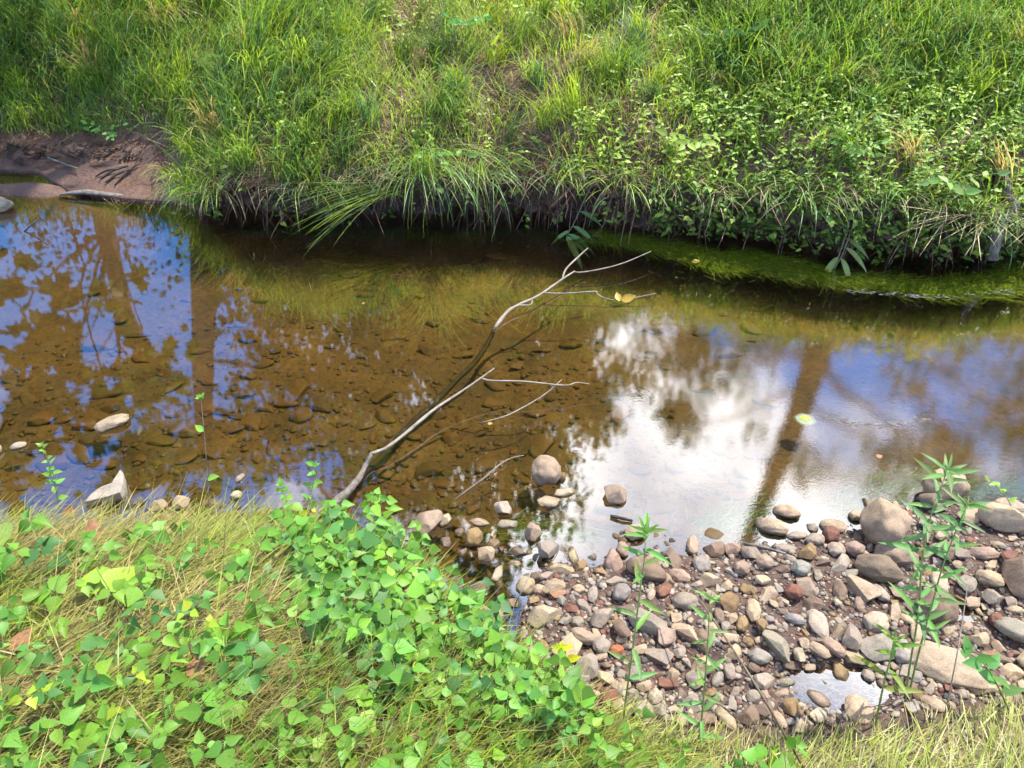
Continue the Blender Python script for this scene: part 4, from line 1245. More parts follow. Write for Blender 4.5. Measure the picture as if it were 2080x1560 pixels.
def vine_place(px, py):
    if px > 1230: return "scattered below the puddle at the lower right"
    if inside(VINE_DENSE, px, py):
        if py < 1130: return "in the dense patch beside the branch base"
        if py < 1270: return "in the dense patch above the tan slab"
        return "in the dense patch beside the gravel bar"
    if py < 1120: return "at the water side of the left grass"
    if px < 350: return "on the matted grass at lower left" if py > 1330 else "on the matted grass at left"
    if px < 760: return "on the matted grass left of the dense patch" if py < 1330 else "on the matted grass at bottom left of centre"
    return "in the grass at bottom centre"
VINE_REFS = [(205,1125,"the curled brown leaf"),(225,1190,"the large ribbed leaf"),(20,1110,"the pale leaf at the left border"),(398,1400,"the brown leaf in the grass"),(35,1345,"the pale brown dead leaf"),(650,1040,"the branch base"),
 (872,1088,"the pink slab"),(1105,1248,"the layered tan slab"),(1150,1320,"the yellow seedling"),(1265,1490,"the tall weed's foot"),(450,1325,"the long blue-green blade"),(1140,1550,"the brown leaf at the bottom edge"),(140,1072,"the dark red leaf"),
 (370,1030,"the beige pointed stone"),(40,1540,"the bottom left corner"),(700,1540,"the middle of the bottom edge"),(1012,1184,"the pale upright channel stone"),(640,1200,"the middle of the grassy hollow"),(1415,1530,"the slim weed's foot"),(900,1330,"the core of the dense vine patch"),(760,1130,"the top of the dense vine patch"),(350,1540,"the grass at the lower left edge")]
vine_px = []
tries = 0
while len(vine_px) < 298 and tries < 9000:
    tries += 1
    px, py = random.uniform(-40, 1620), random.uniform(1020, 1600)
    dense = inside(VINE_DENSE, px, py)
    x, y, z = hit(px, py)
    if bank_foot(x) - y < 0.0 and not dense: continue
    pr_ = 1.0 if dense else (0.30 if px < 1000 else .4)
    if px > 1230: pr_ = .4 if py > 1400 else 0
    if random.random() > pr_: continue
    gap = 20 if dense else 46
    if any((px - a) ** 2 + (py - b) ** 2 < gap ** 2 for a, b, _ in vine_px): continue
    vine_px.append((px, py, dense))
tocam = Vector((0, -0.35, 0.95))
for px, py, dense in vine_px:
    h = random.uniform(.10, .20) if dense else random.uniform(.08, .15)
    x, y, z = hit(px, py + (58 if dense else 46))
    root = empty("vine_sprig", (x, y, z))
    top = Vector((random.uniform(-.03, .03), random.uniform(-.02, .04), h))
    tube("stem", [(0, 0, -.01), top * .5 + Vector((random.uniform(-.012, .012), .005, 0)), top], [.0016, .0013, .001], M_stem_brown if random.random() < .4 else M_stem, root, 4)
    tone = random.random()
    col = lerp3(G1, G2, min(1, tone * 1.3)) if tone < .74 else (lerp3(G2, G3, random.random()) if tone < .955 else GY)
    size = random.uniform(.038, .068) * (1 if dense else 1.12) * (1.0 if tone < .955 else .6)
    tw = "yellow-green" if tone >= .955 else ("blue-green" if tone >= .74 else ("light green" if tone < .35 else "mid green"))
    sw = "small " if size < .042 else ("large " if size > .058 else "")
    tag(root, f"{sw}{tw} three-leaved vine sprig {near_ref(px, py, VINE_REFS)}", "vine", "trailing vine on the near bank")
    az = random.uniform(0, 6.28) if random.random() < .4 else random.uniform(-2.6, .2)
    nrm = (tocam + Vector((random.gauss(0, .28), random.gauss(0, .28), 0))).normalized()
    for j, (da, k) in enumerate(((0, 1.0), (1.75, .85), (-1.75, .85))):
        a = az + da + random.gauss(0, .15)
        f = Vector((math.cos(a), math.sin(a), random.uniform(-.5, .05)))
        f = f - nrm * f.dot(nrm) * .6
        n2 = (nrm + Vector((random.gauss(0, .38), random.gauss(0, .38), 0)))
        pet = top + f.normalized() * (.016 if j == 0 else .004)
        k2 = random.uniform(.72, 1.25); cc = (col[0] * k2 * random.uniform(.85, 1.2), col[1] * k2, col[2] * k2)
        add_leaf(root, pet, f, n2, size * k * random.uniform(.7, 1.2), tuple(c * (1.18 if dense else 1.0) for c in cc), "leaflet")
    for lv in ((.85, .6, .35) if dense else (.75, .4)):          # more leaves lower on the stem
        a0 = random.uniform(0, 6.28); out_ = Vector((math.cos(a0), math.sin(a0), 0)) * random.uniform(.025, .085)
        node = top * lv; end = node + out_ + Vector((0, 0, random.uniform(.0, .03)))
        pt = tube("petiole", [node, end], [.001, .0008], M_stem, root, 3)
        for da in ((0, 1.8, -1.8) if random.random() < .75 else (0,)):
            a = a0 + da + random.gauss(0, .2)
            k2 = random.uniform(.7, 1.15)
            add_leaf(pt, end, (math.cos(a), math.sin(a), random.uniform(-.4, .15)), nrm + Vector((random.gauss(0, .3), random.gauss(0, .3), 0)), size * random.uniform(.45, 1.0), tuple(c * k2 for c in col), "leaflet")

# ------------------------------------------------------------------ taller weeds standing in front of the gravel and by the water
lance = leaf_mesh("lance_leaf_shape", M_vine, aspect=.19, fold=.5, droop=.28, n=7)
lance_w = leaf_mesh("broad_lance_leaf_shape", M_vine, aspect=.17, fold=.35, droop=.22, n=7)
ovate = leaf_mesh("small_ovate_leaf_shape", M_vine, aspect=.5, fold=.25, droop=.12, n=5)
def weed(name, label, pts_px, base_px, cat="weed", lens=(.10, .15), nl=14, col=G3, mesh=None, stem_r=.0035, stem_mat=None, tuft=5, start=.12, top_small=.7, zs=None, bank=False, upl=.25, group=None):
    """stem through picture points standing in a plane at the foot's distance"""
    x, y, z = (hit_bank if bank else hit)(*base_px)
    root = empty(name, (x, y, z)); tag(root, label, cat, group)
    pts = [Vector((0, 0, -.02))]
    for k, (a, b) in enumerate(pts_px):
        dx, dy, dz = (float(v) for v in ray(a, b)); yy = y + (0.02 * (k + 1))
        t = yy / dy
        pts.append(Vector((dx * t - x, yy - y, H + dz * t - z)))
    path = bezier(pts, 16)
    tube("stem", path, [stem_r * (1 - .65 * i / 16) for i in range(17)], stem_mat or M_stem, root, 6)
    L_ = len(path) - 1
    for i in range(nl):
        t = start + (1 - start) * i / max(1, nl - 1)
        q = t * L_; k = min(int(q), L_ - 1); p = path[k].lerp(path[k + 1], q - k)
        a = i * 2.4 + random.uniform(-.3, .3)
        f = Vector((math.cos(a), math.sin(a) * .8, upl + .35 * t + random.uniform(-.45, .3)))
        s = random.uniform(*lens) * (1 - (1 - top_small) * t)
        add_leaf(root, p, f, Vector((random.gauss(0, .2), -.5 + random.gauss(0, .2), 1)), s, tuple(c * random.uniform(.8, 1.25) for c in col), "leaf", mesh or lance)
    for i in range(tuft):
        a = i * 6.28 / tuft + random.uniform(-.3, .3)
        add_leaf(root, path[-1], Vector((math.cos(a) * .7, math.sin(a) * .6, .9 if i % 2 else .3)), Vector((0, -.7, .7)), lens[0] * random.uniform(.3, .6), tuple(c * 1.25 for c in col), "leaf", mesh or lance)
    return root
weed("tall_weed", "tall single-stemmed weed with narrow leaves before the left gravel", [(1270,1430),(1285,1320),(1300,1200),(1310,1125),(1310,1080)], (1265,1490), lens=(.085, .125), nl=14, col=(.12, .24, .05), start=.3, tuft=8)
weed("tall_weed", "slim upright weed with drooping narrow leaves before the gravel centre", [(1425,1460),(1432,1380),(1438,1300),(1442,1215)], (1415,1530), lens=(.055, .09), nl=18, col=(.13, .25, .06), start=.15, tuft=5)
weed("leafy_weed", "bushy weed with long narrow leaves before the big round boulder", [(1850,1340),(1866,1240),(1873,1130),(1890,1050),(1915,980),(1925,955)], (1840,1420), lens=(.08, .14), nl=30, col=(.105, .215, .06), mesh=lance_w, start=.3, tuft=5)
weed("leafy_weed", "right-leaning weed stem with toothed narrow leaves at the lower right", [(1865,1330),(1890,1240),(1915,1150),(1945,1070),(1965,1025)], (1845,1425), lens=(.07, .13), nl=24, col=(.11, .225, .055), mesh=lance_w, start=.3, tuft=6)
weed("spotted_weed", "short weed with one upright spotted leaf and olive lower leaves", [(1795,1390),(1808,1340),(1815,1300)], (1780,1475), lens=(.10, .13), nl=7, col=(.13, .22, .025), mesh=lance_w, start=.3, tuft=5)
w5 = weed("tall_weed", "low weed with pairs of oval leaves at the right edge of the grass", [(2030,1400),(2000,1350),(1960,1320)], (2060,1450), lens=(.06, .09), nl=8, col=(.09, .24, .05), mesh=ovate, start=.3, tuft=3)
weed("sapling_sprout", "thin bare-stemmed sprout with a palm-like leaf top standing in the brown water", [(422,985),(418,920),(412,850),(408,808)], (424,1035), cat="sprout", lens=(.05, .07), nl=3, col=(.17, .36, .06), mesh=ovate, start=.3, tuft=9, stem_r=.0028, stem_mat=M_twig)
weed("creekside_weed", "small leafy creekside weed in front of the blue reflection at left", [(112,985),(105,950),(85,905)], (120,1040), lens=(.03, .05), nl=18, col=(.16, .32, .05), mesh=ovate, start=.2, tuft=6, stem_r=.002)
weed("creekside_weed", "small upright weed at the bank beside the branch base", [(630,1010),(638,975),(640,945)], (625,1045), lens=(.035, .06), nl=10, col=(.15, .33, .05), mesh=ovate, start=.2, tuft=5, stem_r=.002)
weed("creekside_weed", "small weed with pointed leaves between water and dense vine patch", [(580,1010),(570,985)], (590,1050), lens=(.04, .06), nl=8, col=(.15, .33, .05), mesh=ovate, start=.3, tuft=4, stem_r=.002)
weed("yellow_seedling", "bright yellow-green seedling beside the gravel's left end", [(1150,1340),(1140,1315)], (1160,1370), cat="seedling", lens=(.05, .07), nl=6, col=(.45, .50, .03), mesh=ovate, start=.5, tuft=4, stem_r=.002)
weed("algae_weed", "little pale weed reaching over the algae at the right", [(2040,1000),(2020,985),(2005,975)], (2065,1040), lens=(.03, .05), nl=8, col=(.22, .36, .06), mesh=ovate, start=.2, tuft=4, stem_r=.002)
# far bank plants that stand out
def fan_plant(name, label, base_px, top_px, col, size, fronds, leaflets, spread, mesh=ovate, group=None):
    x, y, z = hit_bank(*base_px)
    root = empty(name, (x, y, z)); tag(root, label, "plant", group)
    dx, dy, dz = (float(v) for v in ray(*top_px)); t = (y - .06) / dy
    top = Vector((dx * t - x, -.06, H + dz * t - z))
    tube("stem", bezier([(0, 0, -.02), top * .5 + Vector((.01, .02, .02)), top], 6), [.004, .0036, .0033, .003, .0027, .0023, .002], M_stem, root, 5)
    for k in range(fronds):
        a = -1.57 + (k - (fronds - 1) / 2) * spread / max(1, fronds - 1) if fronds > 1 else -1.57
        d = Vector((math.cos(a), math.sin(a) * .8, random.uniform(.0, .6)))
        tip = top + d * size * 2.4 + Vector((0, 0, -.03))
        stk = tube("stalk", [top, top.lerp(tip, .5) + Vector((0, 0, .015)), tip], [.0018, .0015, .001], M_stem, root, 4)
        sd = Vector((-d.y, d.x, 0)).normalized()
        for j in range(leaflets):
            q = top.lerp(tip, (j // 2 + 1) / (leaflets // 2 + 1))
            s_ = 1 if j % 2 else -1
            f = sd * s_ + d * .5
            if j == leaflets - 1: q, f = tip, d
            add_leaf(stk, q, f + Vector((0, 0, random.uniform(-.5, .3))), (random.gauss(0, .35), random.uniform(-1.4, -.5), .8), size * random.uniform(.85, 1.15), tuple(c * random.uniform(.9, 1.15) for c in col), "leaflet", mesh)
    return root
fan_plant("pinnate_seedling", "pale green plant with paired leaflets above the driftwood on the far bank", (1950,440), (1945,370), (.20, .33, .08), .075, 3, 5, 2.6)
fan_plant("compound_plant", "yellow-green plant with fanned leaflets at the middle right bank edge", (1420,340), (1410,285), (.22, .33, .045), .07, 4, 5, 3.0)
fan_plant("compound_plant", "light green leaflets among grass above the root-covered cut", (905,340), (905,310), (.16, .33, .05), .06, 3, 3, 2.6)
fan_plant("compound_plant", "leafy green bush high on the sunny middle of the far bank", (950,90), (950,45), (.09, .25, .04), .055, 5, 5, 4.5)
fan_plant("compound_plant", "yellow-tinted leaves right of the tall grass clump at upper right", (1590,215), (1590,195), (.22, .30, .04), .05, 3, 5, 2.8)
fan_plant("compound_plant", "low green leaves at the mud shore edge on the left", (215,285), (215,265), (.13, .30, .05), .055, 4, 5, 3.4)
fan_plant("compound_plant", "dark green broad leaves in the upper right grass", (1500,110), (1500,70), (.08, .20, .05), .075, 4, 5, 3.4)
fan_plant("compound_plant", "green leaves halfway up the right side of the bank", (1750,330), (1745,300), (.16, .30, .055), .05, 4, 5, 3.4)

# ------------------------------------------------------------------ arching tussocks and reeds at the far edge
def tussock(label, px, py, n, L_, az0, spread, cols, seed, w=(.003, .006), th=(.1, .6), be=(1.4, 2.6), name="grass_tussock", lip=False):
    r = np.random.default_rng(seed)
    x, y, z = hit_bank(px, py)
    if lip:
        x = float(np.interp(px, PX_P, PX_X)); y = float(lip_y(x)) - .02; z = float(cut_height(x)) * lip
    base = np.stack([r.normal(0, .05, n), r.normal(0, .035, n), r.normal(0, .015, n)], 1)
    col = np.array(cols)[r.integers(len(cols), size=n)] * r.uniform(.75, 1.3, (n, 1))
    V, fl, C = blades(base, az0 + r.normal(0, spread, n), r.uniform(*L_, n), r.uniform(*w, n), r.uniform(*th, n), r.uniform(*be, n), col, 8)
    o = link(name, mesh_np(name, V, fl, M_grass, C, False)); o.location = (x, y, z)
    return tag(o, label, "grass tussock", "arching tussocks on the far bank")
gset = [MIDG, BLUEG, BR * .8]
tussock("big arching sedge tussock trailing its blades into the water at the middle", 875, 345, 110, (.45, .85), -1.5, .55, gset, 1, th=(.2, .9), be=(1.3, 2.2), lip=1.0)
tussock("sedge tussock swept left along the water below the cut", 815, 395, 60, (.5, .8), -2.7, .25, gset, 2, th=(1.3, 1.7), be=(.2, .6), lip=.75)
tussock("drooping tussock right of the big arching sedge", 975, 340, 60, (.35, .7), -1.2, .6, gset, 3, th=(.3, 1.0), lip=1.0)
tussock("tall green clump high on the bank right of the middle", 1250, 170, 130, (.35, .6), -1.4, 1.1, gset, 4, be=(.8, 2.0))
tussock("sweeping dark green tuft on the left middle bank", 470, 170, 130, (.5, .8), -.7, .5, [DKG, MIDG, BLUEG], 5, be=(.9, 1.8))
tussock("upright bright green tuft above the mud shore", 500, 340, 80, (.25, .45), -1.2, .9, [BR, MIDG], 6, be=(.4, 1.4))
tussock("tuft with curled blades hanging at the muddy corner of the cut", 420, 405, 60, (.25, .5), -1.8, .8, gset, 7, lip=.9)
tussock("flopped fine green tuft in the middle of the slope", 900, 235, 120, (.3, .55), -.9, .7, gset, 8, be=(1.2, 2.2))
tussock("green tuft below the tall clump", 1110, 260, 90, (.28, .5), -1.4, .9, [BR, MIDG], 9, be=(.6, 1.8))
tussock("coarse tuft with wide blades at upper right", 1700, 190, 60, (.3, .5), -1.6, 1.0, [MIDG, BR * .8], 10, w=(.007, .012), be=(.9, 2.0))
tussock("coarse tuft with wide blades near the top right corner", 1880, 90, 60, (.3, .5), -1.6, 1.0, [MIDG, BLUEG], 12, w=(.007, .012), be=(.9, 2.0))
tussock("pale drooping tuft on the upper left slope", 130, 140, 110, (.4, .7), -.9, .6, [BLUEG, BR * .8, STRAW * .7], 13, be=(.9, 2.0))
tussock("grey green tuft hanging over the mud at the left border", 15, 240, 90, (.35, .6), -.9, .5, [BLUEG, MIDG], 14, be=(1.2, 2.2))
for i, (p_, lab_) in enumerate([(470,"bright tuft spilling over the cut beside the muddy corner"),(660,"short green tuft above the swept sedge tips"),(1140,"thin green tuft right of the root curtain"),(1240,"tuft spilling over the cut where the soil path ends"),(1560,"bright tuft among the hanging weeds at right"),(1840,"green tuft over the right algae")]):
    tussock(lab_, p_, 400, 46, (.22, .5), -1.5, .8, [BR, MIDG, BLUEG, STRAW * .8], 30 + i, th=(.2, 1.0), be=(1.0, 2.2), lip=random.uniform(.75, 1.0))
# reeds bending into the water
def reed(label, pts, r0, leafpts, mat=M_stem, col=(.12, .24, .08)):
    x, y, z = hit_bank(*pts[0])
    root = empty("reed", (x, y, z)); tag(root, label, "reed", "reeds bending into the creek")
    P_ = []
    for k, (a, b) in enumerate(pts):
        dx, dy, dz = (float(v) for v in ray(a, b)); yy = y - .05 * k; t = yy / dy
        P_.append(Vector((dx * t - x, yy - y, max(H + dz * t, .005) - z)))
    path = bezier(P_, 10)
    tube("stem", path, [r0 * (1 - .5 * i / 10) for i in range(11)], mat, root, 5)
    for f, a, s in leafpts:
        add_leaf(root, path[int(f * 10)], (math.cos(a), math.sin(a) * .7, -.35), (0, -.4, 1), s, col, "leaf", lance)
reed("bent reed with long leaves dipping into the water below the roots", [(1215,350),(1190,400),(1165,455),(1150,480)], .004, [(.5, -.3, .18), (.7, -.6, .2), (.9, -.5, .22), (1, -1.2, .24), (1, -.7, .2), (.8, -2.6, .15)], M_twig)
reed("pale reed stalk hanging to the water at the right edge of algae", [(1735,400),(1720,470),(1700,530),(1678,580)], .006, [(.6, -2.2, .2), (.8, -2.0, .2), (1, -1.8, .16), (.4, -.6, .2)], M_twig, (.22, .30, .09))
reed("thin pale reed stalk beside the hanging one", [(1750,410),(1725,480),(1710,520),(1690,560)], .004, [(.5, -.9, .2), (.7, -1.4, .2)], M_twig, (.22, .30, .09))
# dead stalks at the right edge
r = np.random.default_rng(91); n = 90
for_x = []
bs = [hit_bank(r.uniform(1880, 2160), r.uniform(430, 505)) for _ in range(n)]
base = np.array(bs)
V, fl, C = blades(base, r.normal(-2.5, .45, n), r.uniform(.25, .6, n), r.uniform(.003, .006, n), r.uniform(1.2, 1.75, n), r.uniform(-.1, .35, n), STRAW * r.uniform(.55, 1.15, (n, 1)), 5)
tag(link("dead_stalks", mesh_np("dead_stalks", V, fl, M_wood_attr, C, False)), "pale dead stalks fanned over the water at the right", "stalks", kind="stuff")

# ------------------------------------------------------------------ driftwood, sticks, fallen branch
def wood(name, label, pts, radii, mat, cat, sides=7, n=None, jitter=.12, flat=1.0, parent=None):
    pts = [Vector(p) for p in pts]
    o0 = pts[0].copy()
    n = n or max(6, len(pts) * 3)
    path = [p - o0 for p in bezier(pts, n)]
    rr_ = [float(np.interp(i / n, np.linspace(0, 1, len(radii)), radii)) for i in range(n + 1)]
    o = tube(name, path, rr_, mat, None, sides, jitter, flat)
    o.location = o0
    if label: tag(o, label, cat)
    return o
def drift_pt(a, b, dz=.03):
    x, y, z = hit_bank(a, b); return Vector((x, y, z + dz))
x0, y0, z0 = hit_bank(2050, 450)
def plane_pt(a, b, yy):
    dx, dy, dz = (float(v) for v in ray(a, b)); t = yy / dy; return Vector((dx * t, yy, H + dz * t))
yd = float(lip_y(x0)) - .05
wood("driftwood", "crooked grey driftwood limb leaning on the bank at the right border", [plane_pt(2016,528,yd - .12), plane_pt(2024,485,yd - .08), plane_pt(2036,452,yd - .03), plane_pt(2062,418,yd), plane_pt(2050,395,yd + .06), plane_pt(2043,355,yd + .14)], [.030, .027, .026, .026, .018, .010], M_drift, "driftwood", 9, 22, .16)
wood("log", "half-sunken split log at the edge of the mud shore", [P(122, 395, .015), P(170, 390, .03), P(225, 396, .02), P(290, 397, .01)], [.012, .026, .022, .008], M_drift, "log", 8, 12, .2, .6)
wood("stick", "dark stick lying on the mud pointing at the water", [drift_pt(100,328), drift_pt(130,340), drift_pt(162,352)], [.007, .008, .004], M_drift, "stick")
for i, (a, b, c, d, lab) in enumerate([(205,368,262,345,"longest dark root fanning over the mud shore"),(215,375,270,352,"lower dark root on the mud shore"),(235,380,285,340,"steep dark root by the mud shore grass"),(195,362,245,352,"short dark root on the mud shore")]):
    wood("root", lab, [drift_pt(a, b, .012), drift_pt((a + c) / 2, (b + d) / 2 - 3, .03), drift_pt(c, d, .03)], [.005, .010, .008], M_dark, "root")
wood("stick", "dry branch lying in the weeds of the right bank", [drift_pt(1835,275,.06), drift_pt(1875,250,.07), drift_pt(1900,232,.07)], [.012, .010, .006], M_drift, "stick")
wood("stick", "thin twig beside the cream stone at the left border", [P(50,470,.0), P(62,458,.04), P(77,447,.09)], [.006, .006, .003], M_drift, "stick")
wood("stick", "thin brown twig lying at the water line of the gravel bar", [Vector(hit(1508,1115)) + Vector((0, 0, .03)), Vector(hit(1550,1126)) + Vector((0, 0, .035)), Vector(hit(1592,1136)) + Vector((0, 0, .03))], [.006, .007, .004], M_drift, "stick")
wood("stick", "short twig behind the split lumpy stone", [P(1240,1048,.008), P(1265,1053,.012), P(1285,1058,.008)], [.006, .007, .005], M_dark, "stick")
# debris line of wet black litter on the mud
r = np.random.default_rng(93); n = 260
bs = np.array([hit_bank(r.uniform(-40, 290), 312 + r.normal(0, 10) + 8 * math.sin(i)) for i in range(n)])
V, fl, C = blades(bs + [0, 0, .01], r.uniform(0, 6.28, n), r.uniform(.04, .13, n), r.uniform(.006, .016, n), r.uniform(1.1, 1.7, n), r.uniform(-.3, .5, n), np.array([.02, .016, .013]) * r.uniform(.5, 2.2, (n, 1)), 3)
tag(link("wet_litter", mesh_np("wet_litter", V, fl, M_wood_attr, C, False)), "line of black wet litter on the left mud shore", "litter", kind="stuff")
# the branch
root = empty("fallen_branch", P(687, 1015, 0.0)); tag(root, "pale forked dead branch lying half sunken across the creek", "branch")
o0 = Vector(root.location)
def br(name, pts, radii, mat, n=None, sides=7):
    pts = [P(a, b, z) - o0 for a, b, z in pts]
    n = n or len(pts) * 3
    return tube(name, bezier(pts, n), [float(np.interp(i / n, np.linspace(0, 1, len(radii)), radii)) for i in range(n + 1)], mat, root, sides, .17)
br("base", [(636,1056,.10),(687,1015,.05),(715,988,.03),(729,971,.02),(740,950,.02),(756,919,.05)], [.020, .018, .016, .013, .011, .008], M_drift)
br("sunken_stem", [(729,972,.0),(775,929,-.05),(825,871,-.06),(883,817,-.07),(933,767,-.07),(971,729,-.06),(996,687,-.03),(1006,664,.01)], [.014, .016, .016, .015, .014, .012, .010], M_sunk)
br("stem", [(1003,670,.0),(1017,650,.015),(1033,631,.03),(1054,619,.035),(1079,608,.04),(1104,594,.04),(1142,567,.05),(1167,551,.05)], [.010, .011, .009, .008, .007, .006, .005], M_twig)
br("side_branch", [(754,921,.05),(787,908,.05),(837,869,.06),(883,831,.07),(942,792,.09),(975,769,.11),(1004,748,.13)], [.0075, .007, .0075, .0055, .0045, .0035], M_twig)
br("twig", [(977,767,.11),(996,773,.10),(1067,775,.09),(1133,782,.07),(1156,782,.07),(1171,777,.07),(1198,780,.06)], [.004, .0045, .004, .0035, .003, .002], M_twig)
br("twig", [(1141,771,.07),(1108,800,.05),(1067,825,.03),(1025,846,.015),(971,860,.005)], [.002, .003, .0035, .004, .003], M_twig)
br("twig", [(1165,552,.05),(1183,553,.05),(1233,544,.06),(1275,531,.07),(1323,510,.08)], [.0045, .0045, .004, .0035, .002], M_twig)
br("twig", [(1142,567,.05),(1150,546,.07),(1171,525,.09),(1194,504,.11)], [.0055, .0055, .005, .0035], M_twig)
br("twig", [(1104,595,.04),(1150,596,.04),(1208,592,.05),(1213,597,.04),(1229,606,.03),(1258,610,.02),(1292,604,.03),(1333,596,.04)], [.0045, .004, .004, .0035, .003, .002], M_twig)
br("twig", [(1054,620,.035),(1070,620,.03),(1079,618,.03),(1081,610,.04)], [.005, .004, .004, .004], M_twig)
for a, b, ang, s, lab in ((1258, 612, 1.75, .062, "small upright yellow leaf caught on the branch twig"), (1262, 611, .12, .085, "wide yellow leaf caught on the branch twig")):
    o = link("yellow_leaf", leaf_mesh("yellow_leaf_shape", M_yellow, aspect=.62, fold=.4, droop=-.2, n=5)); tag(o, lab, "leaf")
    p_ = P(a, b, .025); o.matrix_world = Matrix.Translation(p_) @ frame((math.cos(ang), math.sin(ang) , .25), (0, -.6, 1)).to_4x4() @ Matrix.Diagonal((s, s, s, 1))
wood("twig", "thin pale twig floating off the vine patch", [P(921,1017,.0), P(946,998,.006), P(983,971,.008), P(1012,946,.012), P(1037,931,.02), P(1064,925,.03)], [.003, .004, .0035, .003, .002], M_twig, "twig")
wood("dry_stalk", "thin straw stalk curving up from the vine patch to the dark pyramid stone", [Vector(hit(1030,1262)), P(1060,1200,.12), P(1085,1150,.12), P(1095,1128,.1)], [.002, .002, .0015, .001], M_twig, "stalk")
wood("dry_stalk", "long brown stalk leaning across the pebbles at lower right", [Vector(hit(1640,1575)), P(1540,1400,.30), P(1470,1290,.28), P(1395,1180,.25)], [.004, .0035, .003, .0015], M_stem_brown, "stalk")
wood("dry_stalk", "straight straw stalk standing before the largest tan slab", [Vector(hit(1915,1470)), P(1940,1350,.22), P(1955,1260,.3), P(1965,1190,.36)], [.0025, .002, .002, .001], M_twig, "stalk")
wood("dry_stalk", "thin green stalk standing in the shallows right of the sprout", [P(452,1030,.05), P(460,995,.1), P(466,970,.14)], [.002, .0017, .001], M_stem, "stalk")

# fallen leaves
def dead_leaf(label, px, py, size, mat, ang, lift=.03, water=False, name="dead_leaf"):
    x, y, z = (*P(px, py, 0)[:2], 0.004) if water else hit(px, py)
    o = link(name, leaf_mesh("dead_leaf_shape", mat, aspect=random.uniform(.55, .8), fold=random.uniform(-.5, .6), droop=random.uniform(-.4, .3), n=5)); tag(o, label, "leaf")
    o.matrix_world = Matrix.Translation((x, y, z + (0 if water else lift))) @ frame((math.cos(ang), math.sin(ang), 0 if water else .2), (0, -.2, 1)).to_4x4() @ Matrix.Diagonal((size, size, size * (.15 if water else 1), 1))
dead_leaf("curled brown dead leaf on the grass near the left water edge", 205, 1125, .085, M_brown, 2.0, .07)
dead_leaf("dark red dead leaf at the left grass edge", 140, 1072, .06, M_red, .5, .07)
dead_leaf("brown dead leaf under the vine at lower left of centre", 398, 1400, .08, M_brown, 1.6, .05)
dead_leaf("pale brown dead leaf at the left border", 35, 1345, .08, M_brown, 1.0, .06)
dead_leaf("orange-brown dead leaf under the tan humped stone", 1118, 1216, .06, M_brown, .2, .02)
dead_leaf("brown dead leaf at the bottom edge of the centre grass", 1140, 1550, .07, M_brown, .8, .05)
dead_leaf("tiny yellow leaf floating near the branch tips", 1405, 532, .05, M_yellow, .1, water=True, name="floating_leaf")
dead_leaf("tiny yellow leaf floating below the thin twig", 990, 861, .025, M_yellow, .0, water=True, name="floating_leaf")
dead_leaf("small pink-brown leaf floating right of the trunk reflection", 1780, 930, .035, M_brown, .4, water=True, name="floating_leaf")
dead_leaf("tiny yellow leaf floating left of the branch", 735, 618, .02, M_yellow, .7, water=True, name="floating_leaf")
big = leaf_mesh("broad_leaf_shape", M_vine, aspect=.95, fold=.25, droop=.15, n=7)
def broad(label, px, py, size, ang, col, lift=.08, nrm=(0, -.5, 1), me=None):
    x, y, z = hit(px, py + 25)
    root = empty("broadleaf_plant", (x, y, z)); tag(root, label, "plant")
    tube("stem", [(0, 0, -.01), (0, 0, lift)], [.003, .002], M_stem, root, 5)
    add_leaf(root, (0, 0, lift), (math.cos(ang), math.sin(ang), .1), nrm, size, col, "leaf", me or big)
    return root
broad("large ribbed yellow-green leaf in the left grass", 212, 1215, .12, 1.9, (.26, .40, .03))
broad("second ribbed yellow-green leaf right of the large one", 240, 1215, .11, 1.2, (.25, .38, .03), .09)
broad("big pale ribbed leaf cut by the left border", 20, 1125, .14, 2.2, (.22, .32, .06))
broad("long blue-green blade lying flat in the lower left vine", 450, 1325, .16, .05, (.075, .20, .05), .08, me=lance_w)

# ------------------------------------------------------------------ algae, scum, foam
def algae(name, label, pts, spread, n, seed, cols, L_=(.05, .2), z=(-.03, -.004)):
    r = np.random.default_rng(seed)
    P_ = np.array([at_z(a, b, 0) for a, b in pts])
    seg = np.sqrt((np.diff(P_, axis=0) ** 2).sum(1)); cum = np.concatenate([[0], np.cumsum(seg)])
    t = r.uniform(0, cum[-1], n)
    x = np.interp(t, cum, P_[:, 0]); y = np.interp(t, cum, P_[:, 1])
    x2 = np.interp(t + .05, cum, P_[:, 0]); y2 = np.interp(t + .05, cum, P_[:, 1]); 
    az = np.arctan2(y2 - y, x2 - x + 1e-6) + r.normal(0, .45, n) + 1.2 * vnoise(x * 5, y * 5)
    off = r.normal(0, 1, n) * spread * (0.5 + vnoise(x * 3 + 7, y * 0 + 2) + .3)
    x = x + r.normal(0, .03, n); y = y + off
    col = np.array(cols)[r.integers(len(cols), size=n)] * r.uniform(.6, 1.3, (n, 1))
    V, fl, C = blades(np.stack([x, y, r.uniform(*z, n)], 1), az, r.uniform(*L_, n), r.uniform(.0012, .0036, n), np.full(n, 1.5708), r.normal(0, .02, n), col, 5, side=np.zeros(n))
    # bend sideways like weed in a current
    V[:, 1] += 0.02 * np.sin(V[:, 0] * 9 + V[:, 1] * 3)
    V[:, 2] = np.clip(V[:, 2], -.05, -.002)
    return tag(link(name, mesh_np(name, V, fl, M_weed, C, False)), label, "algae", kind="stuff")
AG = [(.24, .42, .05), (.16, .32, .04), (.34, .50, .07), (.10, .20, .035)]
AN = [(.10, .20, .04), (.14, .26, .05), (.06, .12, .03)]
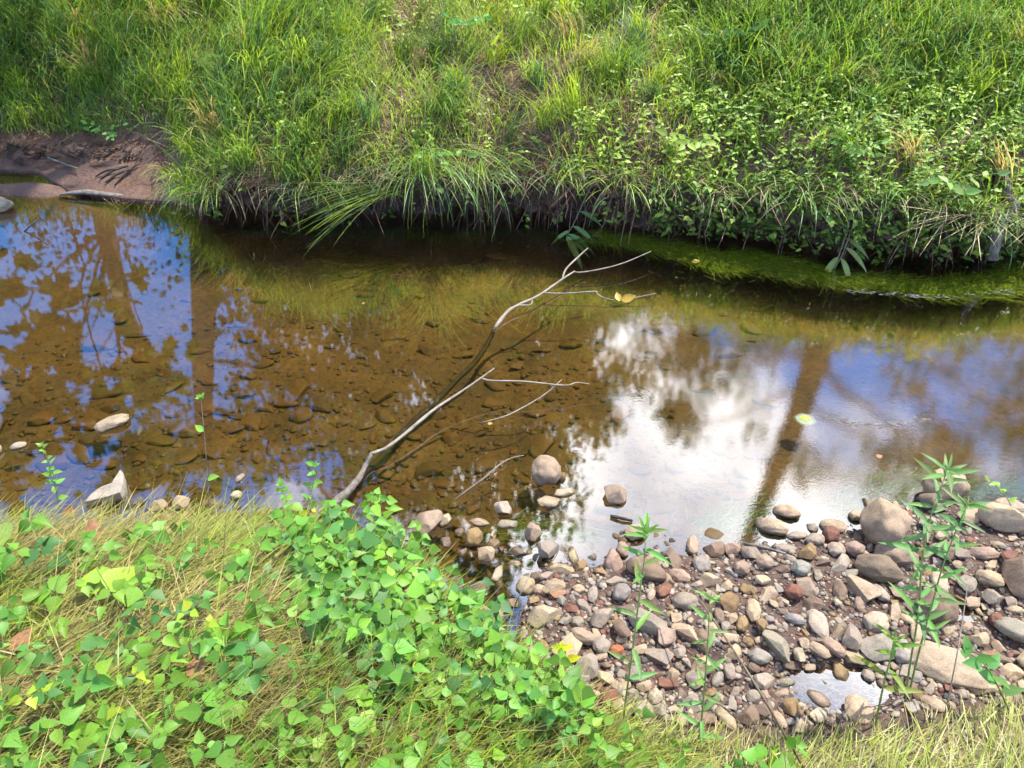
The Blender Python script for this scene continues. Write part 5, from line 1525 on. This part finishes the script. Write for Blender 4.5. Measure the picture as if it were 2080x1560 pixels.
algae("algae_mat", "green algae streaming along the far right bank edge", [(1180,468),(1300,490),(1450,520),(1650,545),(1800,570),(1900,585),(2100,560)], .055, 15000, 1, AG)
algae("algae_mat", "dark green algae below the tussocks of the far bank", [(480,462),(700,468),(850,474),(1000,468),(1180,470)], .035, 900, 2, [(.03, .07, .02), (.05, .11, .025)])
algae("algae_mat", "pale green algae along the gravel bar edge at right", [(1400,1080),(1550,1050),(1700,1045),(1800,1010),(1900,985),(2100,990)], .07, 3000, 3, AN, (.02, .07))
algae("algae_mat", "thin green algae in the shallows at the bar's left tip", [(960,1080),(1050,1060),(1120,1080),(1200,1090)], .06, 300, 4, AN, (.03, .1))
def blob(name, label, px, py, rx, ry, mat, seed, h=.006, n=26, parent=None, rot=0):
    r = np.random.default_rng(seed)
    c = P(px, py, 0)
    s = depth_of(c.x, c.y, 0) / F
    vs = [(0, 0, h)]; fs = []
    for ring, f in ((1, .6), (2, 1.0)):
        for k in range(n):
            a = 2 * math.pi * k / n
            q = f * (1 + .22 * float(vnoise(math.cos(a) * 2 + seed, math.sin(a) * 2)) + r.uniform(-.04, .04))
            vs.append((math.cos(a) * rx * s * q, math.sin(a) * ry * s / .7 * q, h * .8 if ring == 1 else -.002))
    for k in range(n):
        fs.append((0, 1 + k, 1 + (k + 1) % n)); a, b = 1 + k, 1 + (k + 1) % n
        fs.append((a, a + n, b + n, b))
    me = bpy.data.meshes.new(name); me.from_pydata(vs, [], fs); me.polygons.foreach_set("use_smooth", [True] * len(fs))
    o = link(name, me, mat, parent)
    if parent is None: o.location = c
    if label: tag(o, label, "scum")
    return o
sc = blob("scum_patch", "floating yellow-green scum patch with a pale foam rim on the trunk reflection", 1635, 851, 23, 13, M_foam, 3, .003)
blob("algae_centre", None, 1633, 851, 13, 9, M_scum, 5, .009, 20, sc)
# pale foam threads
def foam(label, pts, seed, n):
    r = np.random.default_rng(seed)
    P_ = np.array([at_z(a, b, 0) for a, b in pts]); t = r.uniform(0, len(pts) - 1, n)
    x = np.interp(t, np.arange(len(pts)), P_[:, 0]); y = np.interp(t, np.arange(len(pts)), P_[:, 1]) + r.normal(0, .012, n)
    V, fl, C = blades(np.stack([x, y, np.full(n, .002)], 1), r.normal(.0, .35, n), r.uniform(.01, .05, n), r.uniform(.0015, .004, n), np.full(n, 1.5708), np.zeros(n), np.full((n, 3), .16) * r.uniform(.5, 1.3, (n, 1)), 3, side=np.zeros(n))
    tag(link("foam", mesh_np("foam", V, fl, M_wood_attr, C, False)), label, "foam", kind="stuff")
foam("thin pale foam line trailing right from the scum patch", [(1660,845),(1720,862),(1800,862),(1880,852)], 3, 90)
foam("pale foam flecks along the edge of the far algae", [(1700,590),(1800,598),(1900,605),(2060,590)], 4, 110)

for o in scene.objects:
    if o.type == 'MESH' and o.parent is None and "kind" not in o and "label" not in o:
        print("unlabelled", o.name)
